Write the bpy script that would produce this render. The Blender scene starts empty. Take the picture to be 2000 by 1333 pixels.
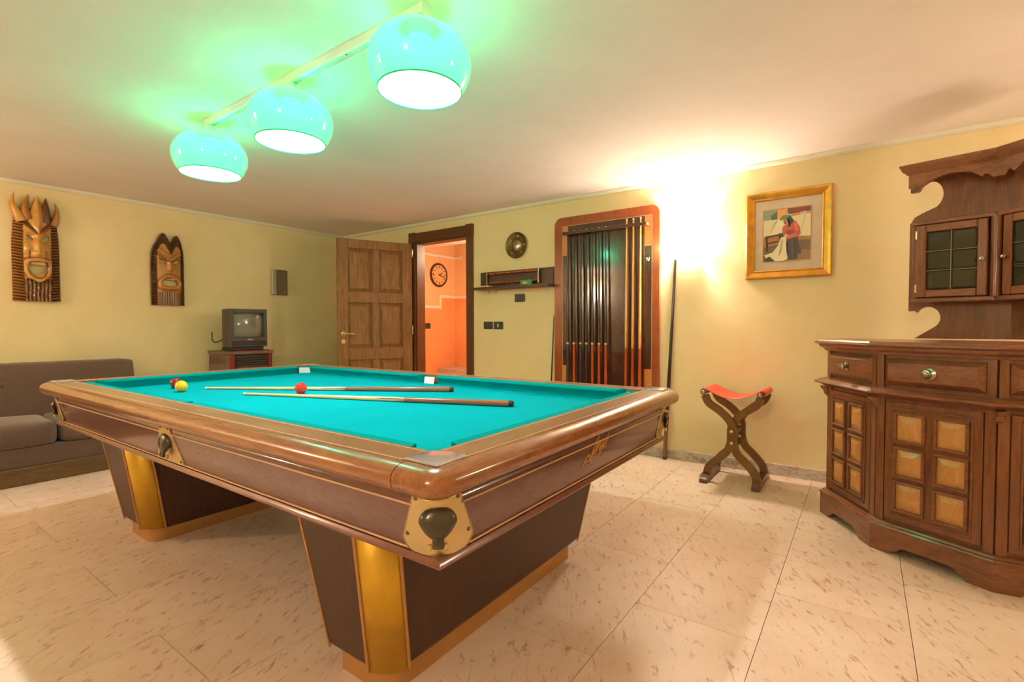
import bpy, bmesh, math, random
from mathutils import Vector, Matrix
random.seed(7)
S = bpy.context.scene
COL = S.collection
R = math.radians

# ------------------------------------------------------------------ camera
CAMROWS = None
def cam_setup():
    yaw, pitch, roll, f, h = 0.61989, 0.02779, -0.0020555, 964.1, 1.1
    cy, sy, cp, sp, cr, sr = math.cos(yaw), math.sin(yaw), math.cos(pitch), math.sin(pitch), math.cos(roll), math.sin(roll)
    Rz = Matrix(((cy, sy, 0), (-sy, cy, 0), (0, 0, 1)))
    B = Matrix(((1, 0, 0), (0, 0, -1), (0, 1, 0)))
    P = Matrix(((1, 0, 0), (0, cp, -sp), (0, sp, cp)))
    Q = Matrix(((cr, -sr, 0), (sr, cr, 0), (0, 0, 1)))
    M = Q @ P @ B @ Rz
    c = bpy.data.cameras.new('camera'); o = bpy.data.objects.new('camera', c); COL.objects.link(o)
    c.sensor_width = 36.0; c.lens = f / 2000 * 36; c.clip_start = 0.02; c.clip_end = 60
    rt, dn, fw = Vector(M[0]), Vector(M[1]), Vector(M[2])
    m = Matrix((rt, -dn, -fw)).transposed().to_4x4(); m.translation = (0, 0, h)
    o.matrix_world = m
    S.camera = o
cam_setup()

# ------------------------------------------------------------------ light levels
S.view_settings.view_transform = 'Standard'
S.view_settings.look = 'None'
S.view_settings.gamma = 1.0
S.view_settings.use_curve_mapping = False
S.view_settings.exposure = 0.52
PENDANT_W = 43.0
PENDANT_COL = (0.93, 0.97, 1.0)
SCONCE_W = 84.0
SCONCE_COL = (1.0, 0.85, 0.68)
SCONCE_GLOW = 98.0
HALL_W = 45.0
W = bpy.data.worlds.new('world'); S.world = W; W.use_nodes = True
W.node_tree.nodes['Background'].inputs[0].default_value = (0.5, 0.6, 1.0, 1)
W.node_tree.nodes['Background'].inputs[1].default_value = 0.0
S.cycles.max_bounces = 6
S.cycles.diffuse_bounces = 4
S.cycles.transparent_max_bounces = 5
S.cycles.glossy_bounces = 3
S.cycles.transmission_bounces = 6
S.cycles.sample_clamp_indirect = 6.0
S.cycles.caustics_reflective = False
S.cycles.caustics_refractive = False
S.cycles.use_denoising = True
S.cycles.adaptive_threshold = 0.045

# ------------------------------------------------------------------ materials
def lin(c):
    return tuple(((v/255)/12.92 if v/255 <= 0.04045 else ((v/255+0.055)/1.055)**2.4) for v in c)
def rgba(c): return (*lin(c), 1)
def newmat(n):
    m = bpy.data.materials.new(n); m.use_nodes = True
    nt = m.node_tree; b = nt.nodes['Principled BSDF']
    return m, nt, b
def link(nt, a, b): nt.links.new(a, b)
def ramp(nt, fac, stops):
    r = nt.nodes.new('ShaderNodeValToRGB')
    while len(r.color_ramp.elements) < len(stops): r.color_ramp.elements.new(0.5)
    for e, (p, c) in zip(r.color_ramp.elements, stops): e.position = p; e.color = c if len(c) == 4 else (*c, 1)
    link(nt, fac, r.inputs[0]); return r.outputs[0]
def coords(nt, scale=(1, 1, 1), kind='Object', rot=(0, 0, 0)):
    t = nt.nodes.new('ShaderNodeTexCoord'); mp = nt.nodes.new('ShaderNodeMapping')
    mp.inputs['Scale'].default_value = scale; mp.inputs['Rotation'].default_value = rot
    link(nt, t.outputs[kind], mp.inputs['Vector']); return mp.outputs[0]
def noise(nt, vec, scale=5, detail=4, rough=0.5, dist=0.0):
    n = nt.nodes.new('ShaderNodeTexNoise'); n.inputs['Scale'].default_value = scale
    n.inputs['Detail'].default_value = detail; n.inputs['Roughness'].default_value = rough
    n.inputs['Distortion'].default_value = dist
    link(nt, vec, n.inputs['Vector']); return n.outputs['Fac']
def bump(nt, b, h, strength=0.2, dist=0.002):
    bp = nt.nodes.new('ShaderNodeBump'); bp.inputs['Strength'].default_value = strength; bp.inputs['Distance'].default_value = dist
    link(nt, h, bp.inputs['Height']); link(nt, bp.outputs[0], b.inputs['Normal'])
def plain(n, c, rough=0.5, metal=0.0, spec=0.5, var=0.06, vscale=12, coat=0.0, bmp=0.0, bscale=200):
    m, nt, b = newmat(n)
    f = noise(nt, coords(nt), vscale, 3)
    lo = tuple(max(0, v*(1-var)) for v in lin(c)); hi = tuple(min(1, v*(1+var)) for v in lin(c))
    link(nt, ramp(nt, f, [(0.3, lo), (0.7, hi)]), b.inputs['Base Color'])
    b.inputs['Roughness'].default_value = rough; b.inputs['Metallic'].default_value = metal
    b.inputs['Specular IOR Level'].default_value = spec; b.inputs['Coat Weight'].default_value = coat
    b.inputs['Coat Roughness'].default_value = 0.08
    if bmp: bump(nt, b, noise(nt, coords(nt), bscale, 2), bmp, 0.001)
    return m
def wood(n, dark, light, scale=(6, 6, 1), rough=0.35, coat=0.0, fine=1.0, spec=0.4, rot=(0, 0, 0), coatr=0.1):
    m, nt, b = newmat(n)
    v = coords(nt, scale, rot=rot)
    f1 = noise(nt, v, 3.0, 6, 0.6, 1.2)
    v2 = coords(nt, tuple(s*6 for s in scale[:2]) + (scale[2]*2,) if scale[2] <= scale[0] else tuple(s*4 for s in scale), rot=rot)
    f2 = noise(nt, v2, 4.0*fine, 3, 0.6)
    mx = nt.nodes.new('ShaderNodeMath'); mx.operation = 'MULTIPLY_ADD'; mx.inputs[1].default_value = 0.45
    link(nt, f2, mx.inputs[0])
    mm = nt.nodes.new('ShaderNodeMath'); mm.operation = 'MULTIPLY'; mm.inputs[1].default_value = 0.6
    link(nt, f1, mm.inputs[0]); link(nt, mm.outputs[0], mx.inputs[2])
    d, l = lin(dark), lin(light); mid = tuple((a+c)/2 for a, c in zip(d, l))
    link(nt, ramp(nt, mx.outputs[0], [(0.30, d), (0.52, mid), (0.75, l)]), b.inputs['Base Color'])
    b.inputs['Roughness'].default_value = rough; b.inputs['Specular IOR Level'].default_value = spec
    b.inputs['Coat Weight'].default_value = coat; b.inputs['Coat Roughness'].default_value = coatr
    return m
def vcol(n, rough=0.5, coat=0.0, grain=0.12):
    m, nt, b = newmat(n)
    a = nt.nodes.new('ShaderNodeAttribute'); a.attribute_name = 'Col'
    f = noise(nt, coords(nt), 40, 4)
    mr = nt.nodes.new('ShaderNodeMapRange'); mr.inputs[3].default_value = 1-grain; mr.inputs[4].default_value = 1+grain
    link(nt, f, mr.inputs[0])
    mu = nt.nodes.new('ShaderNodeVectorMath'); mu.operation = 'SCALE'
    link(nt, a.outputs['Color'], mu.inputs[0]); link(nt, mr.outputs[0], mu.inputs['Scale'])
    link(nt, mu.outputs[0], b.inputs['Base Color'])
    b.inputs['Roughness'].default_value = rough; b.inputs['Coat Weight'].default_value = coat
    return m

M = {}
def build_materials():
    # wall plaster
    def plaster(n, c1, c2):
        m, nt, b = newmat(n)
        v = coords(nt)
        f = noise(nt, v, 2.2, 6, 0.65, 0.4)
        link(nt, ramp(nt, f, [(0.3, lin(c1)), (0.7, lin(c2))]), b.inputs['Base Color'])
        b.inputs['Roughness'].default_value = 0.85; b.inputs['Specular IOR Level'].default_value = 0.15
        bump(nt, b, noise(nt, v, 60, 4), 0.12, 0.004)
        return m
    M['wall'] = plaster('yellow_plaster', (238, 212, 163), (246, 224, 180))
    M['ceiling'] = plaster('ceiling_plaster', (236, 223, 216), (242, 231, 225))
    M['orange'] = plaster('orange_plaster', (238, 184, 136), (244, 198, 152))
    M['orange_dark'] = plaster('deep_orange_plaster', (236, 156, 100), (242, 172, 116))
    M['white_trim'] = plaster('cream_trim', (232, 222, 205), (240, 230, 214))
    # floor stone tile
    m, nt, b = newmat('pink_marble')
    oi = nt.nodes.new('ShaderNodeObjectInfo')
    t = nt.nodes.new('ShaderNodeNewGeometry')
    mul = nt.nodes.new('ShaderNodeVectorMath'); mul.operation = 'SCALE'; mul.inputs[0].default_value = (7, 3, 5)
    link(nt, oi.outputs['Random'], mul.inputs['Scale'])
    ad = nt.nodes.new('ShaderNodeVectorMath'); ad.operation = 'ADD'
    link(nt, t.outputs['Position'], ad.inputs[0]); link(nt, mul.outputs[0], ad.inputs[1])
    mp = nt.nodes.new('ShaderNodeMapping'); mp.inputs['Scale'].default_value = (11, 30, 1)
    mr0 = nt.nodes.new('ShaderNodeMapping'); mr0.inputs['Rotation'].default_value = (0, 0, R(-118)); link(nt, ad.outputs[0], mr0.inputs['Vector']); link(nt, mr0.outputs[0], mp.inputs['Vector'])
    fl = noise(nt, mp.outputs[0], 1.25, 6, 0.70, 0.5)
    cl = noise(nt, ad.outputs[0], 3.2, 4, 0.6)
    base = ramp(nt, cl, [(0.3, lin((222, 194, 170))), (0.7, lin((236, 211, 190)))])
    msk = ramp(nt, fl, [(0.555, (0, 0, 0)), (0.67, (1, 1, 1))])
    mixer = nt.nodes.new('ShaderNodeMix'); mixer.data_type = 'RGBA'
    gate = nt.nodes.new('ShaderNodeMath'); gate.operation = 'MULTIPLY'; gate.inputs[1].default_value = 0.75
    link(nt, msk, gate.inputs[0]); link(nt, gate.outputs[0], mixer.inputs[0])
    link(nt, base, mixer.inputs[6]); mixer.inputs[7].default_value = rgba((164, 104, 70))
    # fine grain
    fg = noise(nt, mp.outputs[0], 9, 3, 0.7)
    mr = nt.nodes.new('ShaderNodeMapRange'); mr.inputs[3].default_value = 0.90; mr.inputs[4].default_value = 1.06; link(nt, fg, mr.inputs[0])
    vs = nt.nodes.new('ShaderNodeVectorMath'); vs.operation = 'SCALE'
    link(nt, mixer.outputs[2], vs.inputs[0]); link(nt, mr.outputs[0], vs.inputs['Scale'])
    link(nt, vs.outputs[0], b.inputs['Base Color'])
    b.inputs['Roughness'].default_value = 0.42; b.inputs['Specular IOR Level'].default_value = 0.35
    bump(nt, b, fl, 0.12, 0.002)
    M['tile'] = m
    M['grout'] = plain('grout', (150, 122, 98), 0.9)
    m, nt, b = newmat('grey_marble')
    v = coords(nt, (3, 3, 6)); f = noise(nt, v, 4, 6, 0.65, 1.5)
    link(nt, ramp(nt, f, [(0.35, lin((150, 128, 116))), (0.5, lin((198, 182, 170))), (0.7, lin((214, 200, 190)))]), b.inputs['Base Color'])
    b.inputs['Roughness'].default_value = 0.35
    M['base_marble'] = m
    # woods
    M['oak'] = wood('oak_door', (92, 58, 30), (166, 118, 70), (9, 9, 1.1), 0.45)
    M['casing'] = wood('dark_casing', (74, 42, 20), (112, 68, 36), (9, 9, 1.2), 0.4)
    M['walnut'] = wood('walnut_cabinet', (92, 52, 32), (146, 90, 58), (8, 8, 1.2), 0.3, 0.3)
    M['walnut_h'] = wood('walnut_moulding', (96, 54, 34), (152, 96, 64), (2, 2, 8), 0.3, 0.3)
    M['honey'] = wood('honey_burl', (176, 116, 58), (208, 150, 88), (4, 4, 4), 0.35, 0.2)
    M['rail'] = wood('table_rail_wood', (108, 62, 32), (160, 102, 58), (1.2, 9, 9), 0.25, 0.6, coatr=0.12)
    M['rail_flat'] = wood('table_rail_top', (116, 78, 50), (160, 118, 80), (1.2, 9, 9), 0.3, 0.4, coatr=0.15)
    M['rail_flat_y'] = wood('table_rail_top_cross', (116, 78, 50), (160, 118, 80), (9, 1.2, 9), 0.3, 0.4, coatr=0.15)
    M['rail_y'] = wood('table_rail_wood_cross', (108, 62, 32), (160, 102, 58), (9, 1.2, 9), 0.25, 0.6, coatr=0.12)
    M['apron'] = wood('table_apron_wood', (88, 56, 50), (116, 78, 68), (1.5, 1.5, 5), 0.24, 0.5, coatr=0.1)
    M['trim_red'] = wood('table_trim_wood', (100, 56, 40), (130, 78, 56), (2, 2, 8), 0.3, 0.4)
    M['leg_dark'] = wood('table_leg_wood', (52, 34, 27), (84, 56, 44), (22, 22, 1), 0.42)
    M['maple'] = plain('maple_inlay', (204, 162, 122), 0.4)
    M['mahog'] = wood('mahogany', (134, 58, 24), (172, 86, 42), (7, 7, 1), 0.22, 0.5)
    M['rack_dark'] = wood('rack_rosewood', (46, 25, 20), (98, 56, 42), (7, 7, 2.2), 0.16, 0.7, coatr=0.05)
    M['inlay_orange'] = wood('rack_inlay', (196, 112, 44), (224, 146, 74), (1, 1, 12), 0.3, 0.3)
    M['shelf'] = wood('shelf_wood', (62, 38, 28), (92, 60, 44), (1, 8, 8), 0.4)
    M['stool'] = wood('stool_wood', (98, 62, 24), (134, 92, 42), (5, 5, 5), 0.38)
    M['stool_dark'] = wood('stool_foot_wood', (78, 50, 34), (116, 80, 58), (5, 5, 5), 0.3)
    M['cue_light'] = wood('cue_maple', (208, 172, 112), (232, 202, 150), (3, 3, 0.4), 0.22, 0.4)
    M['cue_shaft_rack'] = wood('cue_shaft_amber', (214, 150, 70), (240, 186, 104), (3, 3, 0.4), 0.22, 0.4)
    M['cue_brown'] = wood('cue_butt_brown', (112, 66, 40), (160, 104, 70), (3, 3, 0.6), 0.2, 0.5)
    M['cue_red'] = wood('cue_butt_red', (150, 56, 22), (190, 88, 40), (3, 3, 0.6), 0.22, 0.5)
    M['cue_black'] = plain('cue_black', (44, 32, 30), 0.18, coat=0.5)
    M['cue_grey'] = plain('cue_charcoal', (54, 52, 62), 0.2, coat=0.4)
    M['dark_gap'] = plain('dark_gap', (38, 24, 18), 0.8)
    M['sofa_wood'] = wood('sofa_plinth_wood', (84, 62, 34), (120, 92, 56), (8, 1, 8), 0.5)
    # cloth
    def cloth(n, c):
        m, nt, b = newmat(n)
        v = coords(nt); f = noise(nt, v, 380, 2); g = noise(nt, v, 3, 3)
        lo = tuple(x*0.94 for x in lin(c)); hi = tuple(min(1, x*1.05) for x in lin(c))
        link(nt, ramp(nt, g, [(0.3, lo), (0.7, hi)]), b.inputs['Base Color'])
        b.inputs['Roughness'].default_value = 0.95; b.inputs['Specular IOR Level'].default_value = 0.1
        b.inputs['Specular IOR Level'].default_value = 0.02
        bump(nt, b, f, 0.15, 0.0008); return m
    M['baize'] = cloth('teal_baize', (0, 150, 157))
    M['cushion'] = cloth('teal_cushion_cloth', (0, 138, 137))
    m, nt, b = newmat('sofa_fabric')
    v = coords(nt); f = noise(nt, v, 260, 3, 0.7)
    link(nt, ramp(nt, f, [(0.35, lin((80, 60, 52))), (0.65, lin((116, 90, 78)))]), b.inputs['Base Color'])
    b.inputs['Roughness'].default_value = 0.95; b.inputs['Sheen Weight'].default_value = 0.3
    bump(nt, b, f, 0.3, 0.002); M['sofa'] = m
    M['leather'] = plain('red_leather', (206, 62, 36), 0.42, coat=0.1, bmp=0.1, bscale=120)
    # metals and plastics
    M['brass'] = plain('satin_brass', (206, 184, 134), 0.38, 1.0, var=0.05)
    M['gold'] = plain('gold_anodised', (206, 164, 52), 0.44, 0.6, var=0.06)
    M['gold_trim'] = plain('gold_trim', (182, 134, 80), 0.45, 0.35)
    M['bronze'] = plain('aged_bronze', (112, 88, 48), 0.42, 0.7, var=0.3, vscale=30)
    M['chrome'] = plain('polished_metal', (218, 218, 226), 0.16, 0.8, var=0.02)
    M['nickel'] = plain('aged_nickel', (168, 156, 140), 0.26, 1.0, var=0.1)
    M['steel_white'] = plain('white_enamel', (225, 228, 222), 0.3)
    M['pocket_black'] = plain('pocket_flap', (58, 50, 36), 0.28, coat=0.3)
    M['rubber'] = plain('black_rubber', (28, 26, 26), 0.7)
    M['white_insert'] = plain('white_insert', (222, 222, 226), 0.6)
    M['switch_black'] = plain('switch_plate_dark', (66, 66, 62), 0.3)
    M['switch_ins'] = plain('switch_insert', (36, 36, 36), 0.4)
    M['intercom_grey'] = plain('intercom_face', (124, 104, 86), 0.5)
    M['silver'] = plain('silver_plastic', (186, 178, 162), 0.35, 0.2)
    M['tv_body'] = plain('tv_plastic', (66, 60, 58), 0.45, bmp=0.05)
    M['tv_dark'] = plain('tv_dark_plastic', (34, 30, 30), 0.5)
    M['heater'] = plain('heater_enamel', (112, 88, 74), 0.45)
    M['heater_red'] = plain('heater_maroon', (118, 34, 34), 0.3)
    M['heater_grille'] = plain('heater_grille', (78, 70, 64), 0.5)
    m, nt, b = newmat('tv_glass')
    b.inputs['Base Color'].default_value = rgba((124, 124, 116)); b.inputs['Roughness'].default_value = 0.12
    b.inputs['Coat Weight'].default_value = 0.6; M['tv_glass'] = m
    m, nt, b = newmat('smoked_glass')
    b.inputs['Base Color'].default_value = rgba((64, 62, 50)); b.inputs['Roughness'].default_value = 0.03
    b.inputs['Alpha'].default_value = 0.75; b.inputs['Coat Weight'].default_value = 0.5; M['glass'] = m
    M['lead'] = plain('lead_came', (104, 94, 80), 0.35, 0.6)
    M['paint_frame'] = plain('gilt_frame', (206, 152, 62), 0.34, 0.75, var=0.14, vscale=18)
    M['mat_board'] = plain('linen_mat', (206, 184, 164), 0.9)
    M['vcol'] = vcol('painted_canvas', 0.6, 0, 0.08)
    M['carved'] = vcol('carved_wood', 0.32, 0.25, 0.25)
    M['clock_face'] = plain('clock_face', (222, 178, 128), 0.6)
    M['clock_rim'] = plain('clock_rim', (70, 34, 24), 0.35)
    M['yellow_card'] = plain('yellow_chalk', (230, 200, 110), 0.7)
    M['green_card'] = plain('green_pack', (24, 140, 92), 0.4)
    def ball(n, c):
        m = plain(n, c, 0.08, var=0.01, coat=0.8); return m
    M['ball_red'] = ball('ball_red', (226, 36, 14)); M['ball_yellow'] = ball('ball_yellow', (244, 186, 8)); M['ball_maroon'] = ball('ball_maroon', (128, 12, 26))
    # lamp glass
    m = bpy.data.materials.new('green_opal_glass'); m.use_nodes = True; nt = m.node_tree; nt.nodes.clear()
    out = nt.nodes.new('ShaderNodeOutputMaterial')
    tr = nt.nodes.new('ShaderNodeBsdfTranslucent'); tr.inputs[0].default_value = (0.0085, 0.05, 0.008, 1)
    tp = nt.nodes.new('ShaderNodeBsdfTransparent'); tp.inputs[0].default_value = (0.0, 0.165, 0.082, 1)
    df = nt.nodes.new('ShaderNodeBsdfDiffuse')
    geo = nt.nodes.new('ShaderNodeNewGeometry'); mc = nt.nodes.new('ShaderNodeMix'); mc.data_type = 'RGBA'
    mc.inputs[6].default_value = (0.0, 0.25, 0.13, 1); mc.inputs[7].default_value = (0.13, 0.12, 0.13, 1)
    link(nt, geo.outputs['Backfacing'], mc.inputs[0]); link(nt, mc.outputs[2], df.inputs[0])
    gl = nt.nodes.new('ShaderNodeBsdfGlossy'); gl.inputs[0].default_value = (1, 1, 1, 1); gl.inputs['Roughness'].default_value = 0.06
    m0 = nt.nodes.new('ShaderNodeAddShader'); link(nt, tr.outputs[0], m0.inputs[0]); link(nt, tp.outputs[0], m0.inputs[1])
    m1 = nt.nodes.new('ShaderNodeAddShader'); link(nt, m0.outputs[0], m1.inputs[0]); link(nt, df.outputs[0], m1.inputs[1])
    fr = nt.nodes.new('ShaderNodeFresnel'); fr.inputs[0].default_value = 1.45
    m2 = nt.nodes.new('ShaderNodeMixShader'); inv = nt.nodes.new('ShaderNodeMath'); inv.operation = 'SUBTRACT'; inv.inputs[0].default_value = 1.0; link(nt, geo.outputs['Backfacing'], inv.inputs[1])
    mf = nt.nodes.new('ShaderNodeMath'); mf.operation = 'MULTIPLY'; link(nt, inv.outputs[0], mf.inputs[0]); link(nt, fr.outputs[0], mf.inputs[1])
    link(nt, mf.outputs[0], m2.inputs[0]); link(nt, m1.outputs[0], m2.inputs[1]); link(nt, gl.outputs[0], m2.inputs[2])
    link(nt, m2.outputs[0], out.inputs[0]); M['opal_green'] = m
    def emit(n, c, s):
        m = bpy.data.materials.new(n); m.use_nodes = True; nt = m.node_tree; b = nt.nodes['Principled BSDF']
        b.inputs['Base Color'].default_value = (0.8, 0.8, 0.8, 1); b.inputs['Emission Color'].default_value = (*c, 1); b.inputs['Emission Strength'].default_value = s
        return m
    M['bulb'] = emit('lit_bulb', PENDANT_COL, 8.0); M['bulb'].cycles.emission_sampling = 'NONE'
    M['opal_white'] = emit('lit_opal_shade', (1.0, 0.84, 0.66), SCONCE_GLOW)
    M['opal_dim'] = emit('dimmer_opal_shade', (1.0, 0.84, 0.66), SCONCE_GLOW*0.5)
    M['hall_globe'] = emit('lit_hall_globe', (1.0, 0.78, 0.5), 8.0); M['hall_globe'].cycles.emission_sampling = 'NONE'
    M['sconce_bulb'] = emit('lit_sconce_bulb', (1.0, 0.84, 0.66), 20.0); M['sconce_bulb'].cycles.emission_sampling = 'NONE'
build_materials()

# ------------------------------------------------------------------ mesh helpers
def obj(name, bm, mat, parent=None, smooth=None, recalc=True):
    if recalc: bmesh.ops.recalc_face_normals(bm, faces=bm.faces)
    me = bpy.data.meshes.new(name); bm.to_mesh(me); bm.free()
    me.materials.append(M[mat] if isinstance(mat, str) else mat)
    if smooth is not None:
        for p in me.polygons: p.use_smooth = True
        me.set_sharp_from_angle(angle=R(smooth))
    o = bpy.data.objects.new(name, me); COL.objects.link(o)
    if parent: o.parent = parent
    return o
def tag(o, label, cat, group=None, kind=None):
    if label: o['label'] = label
    if cat: o['category'] = cat
    if group: o['group'] = group
    if kind: o['kind'] = kind
    return o
def thing(name, label, cat, loc=(0, 0, 0), rotz=0, group=None, kind=None):
    o = bpy.data.objects.new(name, None); o.empty_display_size = 0.1; COL.objects.link(o)
    o.location = loc; o.rotation_euler = (0, 0, rotz)
    return tag(o, label, cat, group, kind)
def struct(o): o['kind'] = 'structure'; return o
def BM(): return bmesh.new()
def box(bm, a, b, bevel=0.0, seg=1, mat=None):
    c = [(p+q)/2 for p, q in zip(a, b)]; s = [abs(q-p) for p, q in zip(a, b)]
    m4 = Matrix.Translation(c) @ Matrix.Diagonal((*s, 1))
    r = bmesh.ops.create_cube(bm, size=1.0, matrix=m4)
    vs = r['verts']
    if bevel > 0:
        es = list({e for v in vs for e in v.link_edges})
        rr = bmesh.ops.bevel(bm, geom=es, offset=bevel, segments=seg, affect='EDGES', profile=0.5)
        vs = rr['verts']
    if mat is not None: bmesh.ops.transform(bm, matrix=mat, verts=list({v for v in vs}) if bevel == 0 else [v for v in vs])
    return vs
def bx(a, b, bevel=0.0, seg=1):
    bm = BM(); box(bm, a, b, bevel, seg); return bm
def prism(bm, pts, f0, f1):
    """pts in 2D; f0/f1 map a 2D point to the two caps"""
    A = [bm.verts.new(f0(p)) for p in pts]; B = [bm.verts.new(f1(p)) for p in pts]
    n = len(pts)
    bm.faces.new(A); bm.faces.new(B[::-1])
    for i in range(n): bm.faces.new((A[i], A[(i+1) % n], B[(i+1) % n], B[i]))
def loft(bm, rings, close=True, caps=True):
    V = [[bm.verts.new(p) for p in r] for r in rings]; n = len(rings[0])
    for a, b in zip(V, V[1:]):
        for i in range(n if close else n-1):
            j = (i+1) % n
            try: bm.faces.new((a[i], a[j], b[j], b[i]))
            except ValueError: pass
    if caps and close:
        bm.faces.new(V[0][::-1]); bm.faces.new(V[-1])
    return V
def lathe(bm, prof, n=24, mat=Matrix(), caps=True, a0=0.0, a1=2*math.pi):
    full = abs(a1-a0-2*math.pi) < 1e-6
    cnt = n if full else n+1
    rings = []
    for r, z in prof:
        rings.append([mat @ Vector((r*math.cos(a0+(a1-a0)*k/n), r*math.sin(a0+(a1-a0)*k/n), z)) for k in range(cnt)])
    return loft(bm, rings, full, caps and full)
def tube(bm, pts, rad, n=8, caps=True):
    pts = [Vector(p) for p in pts]
    rads = rad if isinstance(rad, (list, tuple)) else [rad]*len(pts)
    rings = []; prev = None
    for i, p in enumerate(pts):
        t = (pts[min(i+1, len(pts)-1)] - pts[max(i-1, 0)]).normalized()
        if prev is None:
            u = t.orthogonal().normalized()
        else:
            u = (prev - t*prev.dot(t)).normalized()
        prev = u; w = t.cross(u)
        rings.append([p + (u*math.cos(2*math.pi*k/n) + w*math.sin(2*math.pi*k/n))*rads[i] for k in range(n)])
    loft(bm, rings, True, caps)
def strip(bm, pts, width, thick, up):
    """rectangular bar swept along pts lying in a plane with normal `up`"""
    pts = [Vector(p) for p in pts]; up = Vector(up).normalized(); rings = []
    for i, p in enumerate(pts):
        t = (pts[min(i+1, len(pts)-1)] - pts[max(i-1, 0)]).normalized()
        s = up.cross(t).normalized()
        w = width[i] if isinstance(width, (list, tuple)) else width
        rings.append([p + s*w/2 + up*thick/2, p - s*w/2 + up*thick/2, p - s*w/2 - up*thick/2, p + s*w/2 - up*thick/2])
    loft(bm, rings, True, True)
def smoothpts(pts, n=6):
    """Catmull-Rom through pts"""
    P = [Vector(p) for p in pts]; P = [P[0]*2-P[1]] + P + [P[-1]*2-P[-2]]; out = []
    for i in range(1, len(P)-2):
        for k in range(n):
            t = k/n; a, b, c, d = P[i-1:i+3]
            out.append(0.5*((2*b)+(c-a)*t+(2*a-5*b+4*c-d)*t*t+(3*b-a-3*c+d)*t**3))
    out.append(P[-2]); return out
def copy_tree(o, parent=None):
    c = o.copy(); COL.objects.link(c); c.parent = parent
    for ch in list(o.children): copy_tree(ch, c)
    return c
def lamp(name, kind, loc, energy, col, size, parent=None):
    l = bpy.data.lights.new(name, kind); l.energy = energy; l.color = col
    if kind == 'POINT': l.shadow_soft_size = size
    else: l.size = size
    o = bpy.data.objects.new(name, l); COL.objects.link(o); o.location = loc
    if parent: o.parent = parent
    return o

# ------------------------------------------------------------------ the room
XL, XR, YF, YB, ZC = -5.68, 1.55, -1.55, 4.10, 2.313
DX0, DX1, DZ = -4.315, -3.515, 2.10
def room():
    fl = struct(obj('floor', bx((XL, YF, -0.08), (XR, YB, -0.012)), 'grout'))
    fl['label'] = 'pink marble tile floor in running bond with thin joints'
    w, l, g = 0.4385, 0.793, 0.0022
    cache = {}
    for c in range(-13, 6):
        x0 = -0.287 + c*w; x1 = x0 + w
        off = 2.266 if c % 2 == 0 else 1.87
        a0, a1 = max(x0, XL), min(x1, XR)
        if a1 - a0 < 0.02: continue
        for r in range(-8, 6):
            y0 = off + r*l; y1 = y0 + l
            b0, b1 = max(y0, YF), min(y1, YB)
            if b1 - b0 < 0.02: continue
            key = (round(a1-a0, 3), round(b1-b0, 3))
            if key not in cache:
                bm = bx((-(a1-a0)/2+g/2, -(b1-b0)/2+g/2, -0.012), ((a1-a0)/2-g/2, (b1-b0)/2-g/2, 0.0))
                me = bpy.data.meshes.new('tile'); bmesh.ops.recalc_face_normals(bm, faces=bm.faces); bm.to_mesh(me); bm.free(); me.materials.append(M['tile']); cache[key] = me
            o = bpy.data.objects.new('tile', cache[key]); COL.objects.link(o); o.parent = fl
            o.location = ((a0+a1)/2, (b0+b1)/2, 0)
    struct(obj('ceiling', bx((XL, YF, ZC), (XR, YB, ZC+0.1)), 'ceiling'))
    bm = BM(); t = 0.12
    box(bm, (XL-t, YB, -0.08), (DX0, YB+t, ZC+0.1)); box(bm, (DX1, YB, -0.08), (XR+t, YB+t, ZC+0.1)); box(bm, (DX0, YB, DZ), (DX1, YB+t, ZC+0.1))
    struct(obj('wall_back', bm, 'wall'))
    struct(obj('wall_left', bx((XL-t, YF-t, -0.08), (XL, YB, ZC+0.1)), 'wall'))
    struct(obj('wall_right', bx((XR, YF-t, -0.08), (XR+t, YB, ZC+0.1)), 'wall'))
    struct(obj('wall_front', bx((XL, YF-t, -0.08), (XR, YF, ZC+0.1)), 'wall'))
    bh, bt = 0.083, 0.012
    bm = BM(); box(bm, (XL, YB-bt, 0), (DX0-0.085, YB, bh), 0.002); box(bm, (DX1+0.085, YB-bt, 0), (XR, YB, bh), 0.002)
    struct(obj('baseboard_back', bm, 'base_marble'))
    struct(obj('baseboard_left', bx((XL, YF, 0), (XL+bt, YB-bt, bh), 0.002), 'base_marble'))
    struct(obj('baseboard_right', bx((XR-bt, YF, 0), (XR, YB-bt, bh), 0.002), 'base_marble'))
    struct(obj('baseboard_front', bx((XL+bt, YF, 0), (XR-bt, YF+bt, bh), 0.002), 'base_marble'))
    # small cove moulding
    prof = [(0, 0), (0.012, 0), (0.026, 0.010), (0.032, 0.024), (0.032, 0.030), (0, 0.030)]
    def cove(name, f, L0, L1):
        bm = BM(); prism(bm, prof, lambda p: f(p, L0), lambda p: f(p, L1)); struct(obj(name, bm, 'white_trim'))
    z0 = ZC-0.030
    cove('trim_1', lambda p, t: (t, YB-p[0], z0+p[1]), XL, XR)
    cove('trim_2', lambda p, t: (XL+p[0], t, z0+p[1]), YF, YB-0.033)
    cove('trim_3', lambda p, t: (XR-p[0], t, z0+p[1]), YF, YB-0.033)
    cove('trim_4', lambda p, t: (t, YF+p[0], z0+p[1]), XL+0.033, XR-0.033)
room()

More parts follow.
